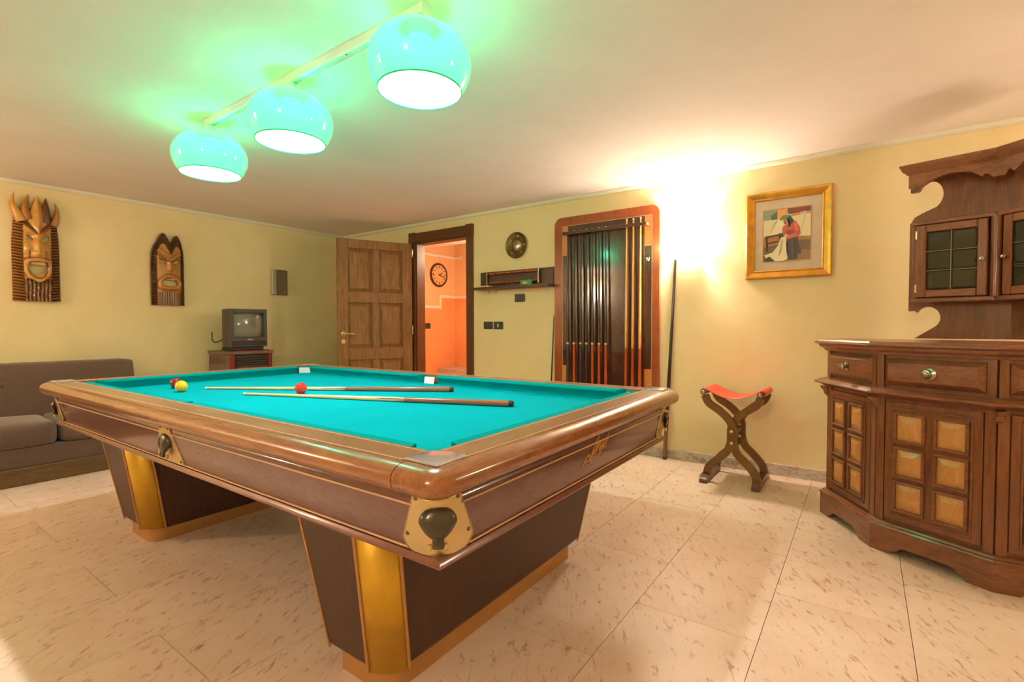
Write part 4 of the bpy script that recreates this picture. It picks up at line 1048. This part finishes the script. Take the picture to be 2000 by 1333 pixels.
        # door with moulded frame and six honey blocks
        a, b = 0.040, L-0.040; z0, z1 = 0.165, 0.738
        dd = fb('door', a, b, 0.0, 0.016, z0, z1, 'walnut', t, 0.003)
        fr = 0.042
        for s0, s1, q0, q1 in ((a+0.03, b-0.03, z0+0.024, z0+0.034), (a+0.03, b-0.03, z1-0.034, z1-0.024), (a+0.03, a+0.038, z0+0.024, z1-0.024), (b-0.038, b-0.03, z0+0.024, z1-0.024)):
            fb('door_bead', s0, s1, 0.016, 0.022, q0, q1, 'walnut_h', dd, 0.002)
        cw, gx = 0.128, 0.032
        hh = 0.148
        x_in = (b-a)/2; cs = [(a+b)/2 - gx/2 - cw, (a+b)/2 + gx/2]
        for r_i in range(3):
            zc0 = z0 + 0.048 + r_i*(hh+0.017)
            for s0 in cs:
                k = 0.012
                for u0, u1, v0, v1 in ((s0, s0+cw, zc0, zc0+k), (s0, s0+cw, zc0+hh-k, zc0+hh), (s0, s0+k, zc0+k, zc0+hh-k), (s0+cw-k, s0+cw, zc0+k, zc0+hh-k)):
                    fb('block_frame', u0, u1, 0.016, 0.030, v0, v1, 'walnut_h', dd, 0.002)
                raised('raised_block', s0+k, s0+cw-k, zc0+k, zc0+hh-k, 0.018, 0.013, 0.030, 'honey', dd, 0.0)
    # small corbels under the waist moulding
    for i in range(1, 5):
        p = inset(outline0, 0.03)[i]; q = (p-(md+AX*0.3)).normalized(); s = Vector((-q.y, q.x))
        bm = BM(); prism(bm, [(0, 0.752), (0.042, 0.752), (0.036, 0.738), (0.024, 0.728), (0.018, 0.708), (0, 0.695)], lambda c: W3(p+q*c[0]+s*0.013, c[1]), lambda c: W3(p+q*c[0]-s*0.013, c[1])); obj('corbel', bm, 'walnut_h', t)
    return md
MD = bar_cabinet()

def bar_hutch():
    F0 = Vector((0.545, 3.50)); zt = 1.028
    a1, a2 = R(-14), R(-44)
    d1, d2 = Vector((math.cos(a1), math.sin(a1))), Vector((math.cos(a2), math.sin(a2)))
    n1, n2 = Vector((d1.y, -d1.x)), Vector((d2.y, -d2.x))          # towards the room
    org = Vector((F0.x, F0.y, zt))
    t = thing('bar_hutch', 'walnut hutch with leaded glass doors and scalloped canopy on the bar cabinet', 'hutch', org)
    dep, wing = 0.17, 0.432
    bis = (n1+n2).normalized(); k = 1/bis.dot(n1)
    def wp(w, s, o):
        """wing w: s measured from the fold away from it, o towards the room from the cabinet front"""
        b = F0 + bis*(o*k)
        return (b - d1*s) if w == 0 else (b + d2*s)
    def P(w, s, o, z): q = wp(w, s, o); return Vector((q.x, q.y, z)) - org
    # scrolled back panels
    def scoop(cs, cz, rs, rz, a0, a1_, n=14): return [(wing - (cs + rs*math.cos(R(a0+(a1_-a0)*i/n))), cz + rz*math.sin(R(a0+(a1_-a0)*i/n))) for i in range(n+1)]
    scr = [(0.0, 2.0), (wing, 2.0), (wing, 1.885)] + [(wing-0.03, 1.885)] + scoop(0.090, 1.855, 0.058, 0.080, 155, -60) + [(wing-0.055, 1.758), (wing-0.02, 1.738), (wing, 1.70), (wing, 1.19), (wing-0.03, 1.192)] + scoop(0.088, 1.150, 0.058, 0.064, 150, -60) + [(wing-0.06, 1.052), (wing-0.03, 1.030), (0.0, 1.030)]
    for w in (0, 1):
        bm = BM(); prism(bm, scr, lambda p: P(w, p[0], -dep, p[1]), lambda p: P(w, p[0], -dep-0.02, p[1])); obj('back_panel', bm, 'walnut', t)
    # glazed cabinets
    z0, z1, cs = 1.235, 1.685, 0.342
    for w in (0, 1):
        def fb(name, s0, s1, o0, o1, q0, q1, mat, parent, bev=0.0):
            bm = BM(); box(bm, (s0, o0, q0), (s1, o1, q1), bev)
            for v in bm.verts: s, o, z = v.co; v.co = P(w, s, o, z)
            return obj(name, bm, mat, parent)
        fb('cabinet_floor', 0.0, cs, -dep, 0.008, z0, z0+0.022, 'walnut_h', t, 0.003)
        fb('cabinet_top', 0.0, cs, -dep, 0.008, z1-0.022, z1, 'walnut_h', t, 0.003)
        fb('cabinet_side', cs-0.02, cs, -dep, 0.0, z0+0.022, z1-0.022, 'walnut', t, 0.002)
        # door
        a, b, q0, q1 = 0.030, cs-0.024, z0+0.026, z1-0.026
        fw = 0.040
        dr = fb('door', a, a+fw, -0.008, 0.014, q0, q1, 'walnut', t, 0.004)
        fb('door_stile', b-fw, b, -0.008, 0.014, q0, q1, 'walnut', dr, 0.004)
        fb('door_rail', a+fw, b-fw, -0.008, 0.014, q0, q0+fw, 'walnut_h', dr, 0.004)
        fb('door_rail', a+fw, b-fw, -0.008, 0.014, q1-fw, q1, 'walnut_h', dr, 0.004)
        ga, gb, h0, h1 = a+fw, b-fw, q0+fw, q1-fw
        for i in range(2):
            for j in range(3):
                sw, sh = (gb-ga)/2, (h1-h0)/3
                u0, v0 = ga+i*sw, h0+j*sh; bev = 0.010
                bm = BM(); r = lambda kk, oo: [P(w, u0+0.002+kk, oo, v0+0.002+kk), P(w, u0+sw-0.002-kk, oo, v0+0.002+kk), P(w, u0+sw-0.002-kk, oo, v0+sh-0.002-kk), P(w, u0+0.002+kk, oo, v0+sh-0.002-kk)]
                loft(bm, [r(0, -0.003), r(0, 0.001), r(bev, 0.005), r(bev+0.0005, 0.005)], True, True); obj('pane', bm, 'glass', dr)
        fb('glazing_bar', (ga+gb)/2-0.0025, (ga+gb)/2+0.0025, 0.0, 0.007, h0, h1, 'lead', dr)
        for j in (1, 2): fb('glazing_bar', ga, gb, 0.0, 0.0065, h0+(h1-h0)*j/3-0.002, h0+(h1-h0)*j/3+0.002, 'lead', dr)
        kp = P(w, a+0.018, 0.014, (q0+q1)/2-0.01); nn = (n1, n2)[w]; dx = (d1, d2)[w]
        m4 = Matrix(((dx.x, 0, nn.x, kp.x), (dx.y, 0, nn.y, kp.y), (0, 1, 0, kp.z), (0, 0, 0, 1)))
        bm = BM(); lathe(bm, [(0.006, 0), (0.006, 0.008), (0.012, 0.014), (0.011, 0.021), (0, 0.024)], 16, m4, False); obj('knob', bm, 'walnut_h' if w else 'nickel', dr, 50)
        for zz in (q0+0.05, q1-0.05):
            bm = BM(); c0 = P(w, b+0.002, 0.008, zz-0.022); c1 = P(w, b+0.002, 0.008, zz+0.022); tube(bm, [c0, c1], 0.005, 8); obj('hinge', bm, 'brass', dr, 50)
    # fluted column in the fold
    bm = BM(); c = P(0, 0.0, 0.004, 0); tube(bm, [c+Vector((0, 0, z0+0.02)), c+Vector((0, 0, z1-0.02))], 0.022, 14); obj('column', bm, 'walnut', t, 60)
    # canopy: soffit, cornice moulding, scalloped valance
    prof = [(-0.01, 1.948), (0.006, 1.950), (0.014, 1.962), (0.022, 1.970), (0.026, 1.982), (0.032, 1.996), (0.032, 2.004), (-0.01, 2.004)]
    Lw = 0.362
    for w in (0, 1):
        bm = BM()
        A = [P(w, 0.0, o, z) for o, z in prof]
        B = [P(w, Lw + max(0, o), o, z) for o, z in prof]; Cc = [P(w, Lw + max(0, o), -dep-0.02, z) for o, z in prof]
        rings = [A, B]
        loft(bm, rings, True, True); obj('cornice', bm, 'walnut_h', t, 30)
        bm = BM(); A = [P(w, Lw-0.01+o+0.01, o, z) for o, z in prof]; B = [P(w, Lw+o, -dep, z) for o, z in prof]
        loft(bm, [A, B], True, True); obj('cornice_return', bm, 'walnut_h', t, 30)
        bm = BM(); prism(bm, [(0, 0), (Lw, 0), (Lw, -dep), (0, -dep)], lambda p: P(w, p[0], p[1], 1.955), lambda p: P(w, p[0], p[1], 1.985)); obj('soffit', bm, 'walnut', t)
        L = Lw
        sc = [(0, 1.952), (0, 1.868), (0.022, 1.866), (0.034, 1.884), (0.052, 1.888), (0.062, 1.876), (0.075, 1.888), (0.10, 1.908), (0.15, 1.922), (L/2, 1.926)]
        sc2 = [(L-0.0, 1.952), (L, 1.876), (L-0.022, 1.874), (L-0.036, 1.888), (L-0.054, 1.892), (L-0.066, 1.882), (L-0.08, 1.892), (L-0.11, 1.910), (L-0.15, 1.922)]
        poly = sc + sc2[::-1]
        bm = BM(); prism(bm, poly, lambda p: P(w, p[0], 0.004, p[1]), lambda p: P(w, p[0], -0.016, p[1])); obj('valance', bm, 'walnut_h', t)
bar_hutch()

# ------------------------------------------------------------------ carved masks
def mask_mesh(parent, name, W_, H_, nu, nv, left, right, bottom, top, height, color, holes, back=0.0):
    bm = BM(); lay = bm.loops.layers.float_color.new('Col'); V = {}
    for j in range(nv+1):
        for i in range(nu+1):
            u = i/nu; v = j/nv
            y, z, hgt = left(u, v), bottom(u, v), height(u, v)
            V[i, j] = bm.verts.new((hgt, y, z))
    for j in range(nv):
        for i in range(nu):
            uc, vc = (i+0.5)/nu, (j+0.5)/nv
            p = (V[i, j].co + V[i+1, j+1].co)/2
            if any(h(p.y, p.z) for h in holes): continue
            f = bm.faces.new((V[i, j], V[i+1, j], V[i+1, j+1], V[i, j+1]))
            for lp in f.loops: lp[lay] = (*lin(color(lp.vert.co.y, lp.vert.co.z, lp.vert.co.x)), 1)
    for v in [v for v in bm.verts if not v.link_faces]: bm.verts.remove(v)
    # walls back to the plank
    bed = [e for e in bm.edges if e.is_boundary]
    r = bmesh.ops.extrude_edge_only(bm, edges=bed)
    for v in r['geom']:
        if isinstance(v, bmesh.types.BMVert): v.co.x = back
    for f in bm.faces:
        if any(lp[lay][3] == 0 or sum(lp[lay][:3]) > 2.9 for lp in f.loops):
            for lp in f.loops: lp[lay] = (*lin((92, 52, 20)), 1)
    o = obj(name, bm, 'carved', parent, 50); return o
def spike(parent, pts, r0, col, name='horn'):
    bm = BM(); pp = smoothpts(pts, 5); n = len(pp); lay = bm.loops.layers.float_color.new('Col')
    tube(bm, pp, [max(0.0015, r0*(1-(i/(n-1))**1.5)) for i in range(n)], 10)
    for f in bm.faces:
        for lp in f.loops: lp[lay] = (*lin(col), 1)
    obj(name, bm, 'carved', parent, 60)
def gauss(x, s): return math.exp(-(x/s)**2)
def masks():
    # tall horned mask: local y right (towards the door), z up, x out of the wall
    GOLD, MID, DARK = (214, 142, 46), (160, 96, 34), (92, 50, 18)
    t = thing('carved_mask', 'tall carved wooden mask with five horns and open grinning mouth', 'mask', (XL, 1.068, 1.328), 0, 'carved wall masks')
    Wd, Hh = 0.29, 0.72
    hw = lambda z: 0.147 - 0.020*max(0, (z-0.45)/0.27)**1.5
    def face_w(z): return 0.086 if z > 0.22 else 0.086 - 0.006*(0.22-z)/0.22
    C0 = 0.006
    def rib(y, z): return math.sin((z + 0.16*(0.147-abs(y)) )*2*math.pi/0.0245)
    def height(u, v):
        z = v*Hh; w = hw(z); y = (u*2-1)*w; fy = y-C0
        if abs(fy) > face_w(z):   # ribbed hair down both sides
            e = (abs(y)-0.092)/(w-0.092)
            return 0.036 + 0.011*rib(y, z) - 0.020*max(0, e)**2
        h = 0.052 - 0.016*(fy/face_w(z))**2
        h += 0.034*gauss(fy, 0.020)*(gauss(z-0.46, 0.06)) + 0.030*gauss(fy, 0.036)*gauss(z-0.392, 0.026)           # nose
        h -= 0.024*(gauss(fy-0.054, 0.026)*gauss(z-0.522, 0.040) + gauss(fy+0.042, 0.026)*gauss(z-0.526, 0.040))    # eye hollows
        h += 0.014*(gauss(fy-0.060, 0.026)+gauss(fy+0.060, 0.026))*gauss(z-0.435, 0.040)                            # cheeks
        zc = z - 4.0*fy*fy; d = math.hypot(fy/0.078, (zc-0.262)/(0.098 if zc < 0.262 else 0.078))
        h += 0.026*gauss(d-1.0, 0.26)                                                                              # lips
        if d < 0.72: h -= 0.012
        if z > 0.52: h += 0.018*gauss(z-(0.562+0.85*abs(fy)), 0.018)                                                # brows
        if z < 0.185 - 1.2*max(0, 0.05-abs(fy))*0.6: h = 0.038 + 0.005*math.sin(y*260+0.6*math.sin(z*40)) + 0.004*math.sin(z*70+y*60)
        return h
    def color(y, z, x):
        fy = y-C0
        def mix(a, b, k): k = max(0, min(1, k)); return tuple(p+(q-p)*k for p, q in zip(a, b))
        if abs(fy) > face_w(z):
            k = (rib(y, z)+1)/2
            return mix((88, 50, 20), (190, 130, 62), k) if y < 0 else mix((70, 40, 20), (150, 96, 48), k)
        if z < 0.185 - 1.2*max(0, 0.05-abs(fy))*0.6: return mix((88, 50, 24), (138, 88, 46), 0.5+0.5*math.sin(y*260+0.6*math.sin(z*40)))
        if z > 0.52 and -0.012 < z-(0.562+0.85*abs(fy)) < 0.020: return (104, 60, 26)
        if z > 0.575+0.85*abs(fy): return (112, 66, 28)
        zc = z - 4.0*fy*fy; d = math.hypot(fy/0.078, (zc-0.262)/(0.098 if zc < 0.262 else 0.078))
        if 0.70 < d < 0.80 or abs(d-1.28) < 0.06: return (120, 72, 30)
        if abs(abs(fy)-0.052) < 0.005 and 0.35 < z < 0.42: return (120, 72, 30)
        return (204, 148, 70) if fy < 0.035 else (176, 118, 54)
    holes = [lambda y, z: ((y-0.060)/0.022)**2 + ((z-0.520-0.7*(y-0.060))/0.026)**2 < 1,
             lambda y, z: ((y+0.040)/0.020)**2 + ((z-0.524+0.7*(y+0.040))/0.018)**2 < 1,
             lambda y, z: ((y-C0)/0.060)**2 + ((z-4.0*(y-C0)**2-0.282)/0.062)**2 < 1 and z < 0.326]
    mask_mesh(t, 'carved_face', Wd, Hh, 70, 170, lambda u, v: (u*2-1)*hw(v*Hh), None, lambda u, v: v*Hh, None, height, color, holes)
    GOLD = (208, 150, 70)
    spike(t, [(0.03, -0.085, 0.655), (0.034, -0.118, 0.735), (0.028, -0.138, 0.80), (0.022, -0.124, 0.892)], 0.036, GOLD)
    spike(t, [(0.03, -0.045, 0.68), (0.036, -0.066, 0.75), (0.030, -0.052, 0.83), (0.022, -0.038, 0.886)], 0.034, (168, 106, 42))
    spike(t, [(0.03, 0.060, 0.66), (0.036, 0.062, 0.75), (0.03, 0.064, 0.82), (0.022, 0.066, 0.874)], 0.036, (96, 56, 26))
    spike(t, [(0.025, 0.112, 0.645), (0.03, 0.130, 0.72), (0.028, 0.134, 0.785), (0.022, 0.122, 0.846)], 0.028, (176, 118, 52))
    # almond forehead plate running up into the middle horn
    bm = BM(); lay = bm.loops.layers.float_color.new('Col'); rows = []
    for k in range(25):
        q = k/24; z = 0.552 + (0.876-0.552)*q
        w_ = 0.060*(min(1, q/0.36)**0.7)*(1-max(0, (q-0.36)/0.64)**1.15) + 0.001
        rows.append([(0.050 + 0.030*(1-abs(j/6-1)**1.3)*(1-0.6*q) - 0.012*q, 0.010 + w_*(j/6-1), z) for j in range(13)])
    loft(bm, rows, False, False)
    bed = [e for e in bm.edges if e.is_boundary]; r = bmesh.ops.extrude_edge_only(bm, edges=bed)
    for v in r['geom']:
        if isinstance(v, bmesh.types.BMVert): v.co.x = 0.01
    for f in bm.faces:
        for lp in f.loops: lp[lay] = (*lin((206, 150, 70) if lp.vert.co.y < 0.012 else (182, 124, 54)), 1)
    obj('forehead_horn', bm, 'carved', t, 40)
    # teeth
    bm = BM(); lay = bm.loops.layers.float_color.new('Col'); box(bm, (0.034, -0.040, 0.300), (0.046, 0.052, 0.328), 0.004)
    for f in bm.faces:
        for lp in f.loops: lp[lay] = (*lin((214, 166, 96)), 1)
    obj('upper_teeth', bm, 'carved', t)
    # smaller scowling mask
    t = thing('carved_mask', 'smaller carved wooden mask with scowling brow and bared mouth', 'mask', (XL, 2.024, 1.326), 0, 'carved wall masks')
    Hm = 0.70
    GOLD, MID, DARK = (186, 126, 62), (140, 84, 36), (88, 52, 34)
    CY = 0.014
    def topz(u):
        y = u*2-1
        return 0.56 + 0.150*(max(gauss(y+0.30, 0.44), 0.92*gauss(y-0.56, 0.36))) - 0.05*max(0, abs(y)-0.85)/0.15
    def left(u, v): y = (u*2-1)*0.142; return y*(1-0.05*max(0, v-0.8)/0.2)
    def hair(y, z):
        u = max(0, min(1, (y/0.142+1)/2)); return z > topz(u)-0.105
    def height2(u, v):
        y = left(u, v); z = v*topz(u); fy = y-CY
        if (y < -0.092 or y > 0.112) and z < topz(u)-0.07: return 0.028 + 0.006*math.sin((z-0.10*abs(y))*2*math.pi/0.0150)
        if hair(y, z): return 0.050 + 0.005*math.sin((topz(u)-z)*2*math.pi/0.026) - 0.02*(abs(y)/0.142)**3
        h = 0.050 - 0.016*(fy/0.1)**2
        h += 0.028*gauss(fy, 0.018)*gauss(z-0.385, 0.045) + 0.014*gauss(fy, 0.032)*gauss(z-0.352, 0.018)
        h += 0.020*gauss(z-(0.435+0.72*abs(fy)), 0.016) + 0.014*gauss(z-(0.485+0.72*abs(fy)), 0.014)
        h -= 0.020*(gauss(fy-0.060, 0.026)+gauss(fy+0.060, 0.026))*gauss(z-0.435, 0.028)
        d = math.hypot(fy/0.086, (z-0.228 + 2.2*fy*fy)/0.062); h += 0.024*gauss(d-1.0, 0.26)
        if z < 0.135 and abs(fy) < 0.068: h = 0.036 + 0.003*math.sin(y*300)
        return h
    def color2(y, z, x):
        u = max(0, min(1, (y/0.142+1)/2)); fy = y-CY
        if (y < -0.092 or y > 0.112) and z < topz(u)-0.07:
            k = (math.sin((z-0.10*abs(y))*2*math.pi/0.0150)+1)/2; return tuple(a+(b-a)*k for a, b in zip((64, 38, 20), (134, 88, 50)))
        if hair(y, z):
            k = (math.sin((topz(u)-z)*2*math.pi/0.026)+1)/2; return tuple(a+(b-a)*k for a, b in zip((70, 40, 26), (112, 68, 46)))
        if z < 0.128: return (122, 78, 46)
        if -0.016 < z-(0.435+0.72*abs(fy)) < -0.004: return (110, 66, 32)
        d = math.hypot(fy/0.086, (z-0.228 + 2.2*fy*fy)/0.062)
        if abs(d-1.32) < 0.06: return (120, 72, 34)
        return GOLD
    holes = [lambda y, z: abs(y-CY-0.062) < 0.028 and -0.012 < z-(0.425+0.62*(y-CY-0.062)) < 0.022, lambda y, z: abs(y-CY+0.060) < 0.028 and -0.014 < z-(0.428-0.62*(y-CY+0.060)) < 0.024,
             lambda y, z: ((y-CY)/0.070)**2 + ((z-0.228 + 2.2*(y-CY)**2)/0.036)**2 < 1]
    mask_mesh(t, 'carved_face', 0.284, Hm, 70, 160, left, None, lambda u, v: v*topz(u), None, height2, color2, holes)
    bm = BM(); lay = bm.loops.layers.float_color.new('Col'); box(bm, (0.046, CY-0.046, 0.250), (0.054, CY+0.046, 0.262), 0.003)
    for f in bm.faces:
        for lp in f.loops: lp[lay] = (*lin((206, 160, 100)), 1)
    obj('upper_teeth', bm, 'carved', t)
masks()

# ------------------------------------------------------------------ heater and television
def heater_tv():
    x0, x1, y0, y1, zt = -5.60, -5.11, 2.362, 2.786, 0.872
    t = thing('gas_heater', 'brown gas heater with maroon posts and louvred grille', 'heater', ((x0+x1)/2, (y0+y1)/2, 0))
    ox, oy = (x0+x1)/2, (y0+y1)/2
    hx, hy = (x1-x0)/2, (y1-y0)/2
    obj('body', bx((-hx, -hy, 0.06), (hx-0.03, hy, zt-0.04), 0.01, 2), 'heater', t)
    obj('top_panel', bx((-hx-0.006, -hy-0.012, zt-0.042), (hx+0.008, hy+0.012, zt-0.008), 0.012, 2), 'heater', t)
    obj('top_strip', bx((hx-0.10, -hy+0.05, zt-0.012), (hx+0.004, hy-0.03, zt), 0.005, 2), 'heater_red', t)
    for y in (-hy+0.024, hy-0.024):
        bm = BM(); tube(bm, [(hx-0.022, y, 0.06), (hx-0.022, y, zt-0.042)], 0.026, 14); obj('front_post', bm, 'heater_red', t, 50)
    obj('grille_frame', bx((hx-0.04, -hy+0.052, zt-0.165), (hx-0.018, hy-0.052, zt-0.05), 0.004), 'tv_dark', t)
    for k in range(5):
        z = zt-0.062-k*0.024
        bm = BM(); box(bm, (-0.016, -hy+0.056, -0.003), (0.012, hy-0.056, 0.004)); bmesh.ops.transform(bm, matrix=Matrix.Translation((hx-0.008, 0, z)) @ Matrix.Rotation(R(28), 4, 'Y'), verts=bm.verts); obj('louvre', bm, 'heater_grille', t)
    obj('front_panel', bx((hx-0.04, -hy+0.052, 0.16), (hx-0.006, hy-0.052, zt-0.17), 0.006, 2), 'heater', t)
    obj('base', bx((-hx, -hy, 0.0), (hx-0.01, hy, 0.06), 0.006), 'tv_dark', t)
    for r in range(2):
        for k in range(8):
            yx = -hx+0.04+k*0.045; obj('side_vent', bx((yx, -hy-0.001, zt-0.075-r*0.045-(0.02 if r else 0)), (yx+0.012, -hy+0.004, zt-0.065-r*0.02)), 'tv_dark', t)
    # television
    f = thing('television', 'small dark cathode-ray television standing on the gas heater', 'television', (-5.14, 2.552, zt))
    w = 0.186
    bm = BM()
    def ring(x, ww, z0, z1): return [(x, -ww, z0), (x, ww, z0), (x, ww, z1), (x, -ww, z1)]
    loft(bm, [ring(-0.05, w, 0.035, 0.418), ring(-0.12, w, 0.035, 0.418), ring(-0.19, w-0.015, 0.05, 0.415), ring(-0.20, w-0.05, 0.07, 0.35), ring(-0.30, w-0.07, 0.09, 0.29), ring(-0.31, w-0.08, 0.10, 0.28)], True, True)
    obj('rear_housing', bm, 'tv_body', f, 25)
    # bezel ring round the tube
    sy0, sy1, sz0, sz1 = -0.152, 0.150, 0.128, 0.382
    o_, i_ = [(-w, 0.035), (w, 0.035), (w, 0.42), (-w, 0.42)], [(sy0, sz0), (sy1, sz0), (sy1, sz1), (sy0, sz1)]
    bm = BM(); r1 = [(0.012, y, z) for y, z in o_]; r2 = [(0.018, y*0.985, z+(0.004 if z < .2 else -0.004)) for y, z in o_]; r3 = [(0.016, y, z) for y, z in i_]; r4 = [(-0.02, y*0.95, z+(0.008 if z < 0.2 else -0.008)) for y, z in i_]
    loft(bm, [[(-0.05, y, z) for y, z in o_], r1, r2, r3, r4], True, False); obj('bezel', bm, 'tv_body', f, 20)
    bm = BM(); rows = []
    for j in range(9):
        v = j/8; rows.append([(0.010 - 0.020*((2*u/8-1)**2 + (2*v-1)**2), sy0+0.006+(sy1-sy0-0.012)*u/8, sz0+0.006+(sz1-sz0-0.012)*v) for u in range(9)])
    loft(bm, rows, False, False); obj('screen', bm, 'tv_glass', f, 60)
    obj('control_panel', bx((0.0, -w+0.01, 0.048), (0.021, w-0.01, 0.092), 0.003), 'tv_dark', f)
    obj('badge', bx((0.016, -0.02, 0.104), (0.0185, 0.03, 0.114)), 'silver', f)
    for y in (-0.15, 0.135): obj('speaker_grille', bx((0.016, y-0.018, 0.056), (0.023, y+0.018, 0.084), 0.001), 'rubber', f)
    obj('foot', bx((-0.24, -w+0.03, 0.0), (0.0, w-0.03, 0.036), 0.006), 'tv_dark', f)
    bm = BM(); tube(bm, [(-0.05, 0.02, 0.418), (-0.05, 0.024, 0.458)], 0.004, 8); obj('aerial', bm, 'white_insert', f)
    bm = BM(); tube(bm, smoothpts([(-0.25, -w+0.07, 0.12), (-0.25, -w-0.02, 0.08), (-0.25, -w-0.055, 0.11), (-0.25, -w-0.055, 0.19)], 4), 0.005, 8); obj('cable', bm, 'rubber', f, 60)
heater_tv()

# ------------------------------------------------------------------ sofa
def sofa():
    y0, y1 = -0.33, 1.655
    t = thing('sofa', 'armless dark brown fabric sofa against the left wall', 'sofa', (-5.18, (y0+y1)/2, 0))
    c = Vector((-5.18, (y0+y1)/2, 0))
    def loc(x, y, z): return (x-c.x, y-c.y, z)
    def cushion(name, a, b, bev, seg, puff=(0, 0, 0), parent=t):
        bm = BM(); box(bm, a, b, 0)
        bmesh.ops.subdivide_edges(bm, edges=bm.edges, cuts=7, use_grid_fill=True)
        ctr = [(p+q)/2 for p, q in zip(a, b)]; hs = [(q-p)/2 for p, q in zip(a, b)]
        for v in bm.verts:
            n = [(v.co[i]-ctr[i])/hs[i] for i in range(3)]
            # round the box towards a superellipsoid
            for i in range(3):
                o = [abs(n[j]) for j in range(3) if j != i]
                k = 1 - bev*(max(0, o[0])**6 + max(0, o[1])**6)*0.5
                v.co[i] = ctr[i] + hs[i]*n[i]*k + (puff[i]*n[i]*(1-o[0]**2)*(1-o[1]**2))
        return obj(name, bm, 'sofa', parent, 70)
    cushion('seat_base', loc(-5.45, y0+0.005, 0.125), loc(-4.775, y1-0.005, 0.262), 0.02, 1)
    bm = BM(); a, b = loc(-5.55, y0+0.03, 0.0), loc(-4.765, y1-0.03, 0.125); box(bm, a, b, 0.008, 2); obj('wood_plinth', bm, 'sofa_wood', t)
    # back with a gentle rake and rounded top edge
    pr = [(-5.60, 0.13), (-5.60, 0.70), (-5.585, 0.79), (-5.56, 0.818), (-5.52, 0.826), (-5.47, 0.822), (-5.44, 0.80), (-5.42, 0.70), (-5.34, 0.35), (-5.33, 0.13)]
    rings = []
    n = 44
    tuft = [(0.66*k-0.33+yy, z) for k in range(3) for yy in (0.12, 0.54) for z in (0.66,)]
    for i in range(n+1):
        y = y0 + (y1-y0)*i/n; e = min(1, min(i, n-i)/1.5); sc = 0.985+0.015*e
        rings.append([loc(x if sc == 1 else -5.47+(x+5.47)*sc, y, z*sc) for x, z in pr])
    bm = BM(); loft(bm, rings, True, True); bk = obj('backrest', bm, 'sofa', t, 60)
    for y in (1.32, 0.80, 0.28, -0.1):
        bm = BM(); bmesh.ops.create_uvsphere(bm, u_segments=12, v_segments=8, radius=0.016, matrix=Matrix.Translation(loc(-5.408, y, 0.66)) @ Matrix.Diagonal((0.5, 1, 1, 1))); obj('button', bm, 'sofa', bk, 60)
    for a_, b_ in ((1.002, y1), (0.342, 0.998), (y0, 0.338)):
        cushion('seat_cushion', loc(-5.36, a_, 0.262), loc(-4.755, b_, 0.425), 0.10, 3, (0.012, 0.004, 0.022))
sofa()
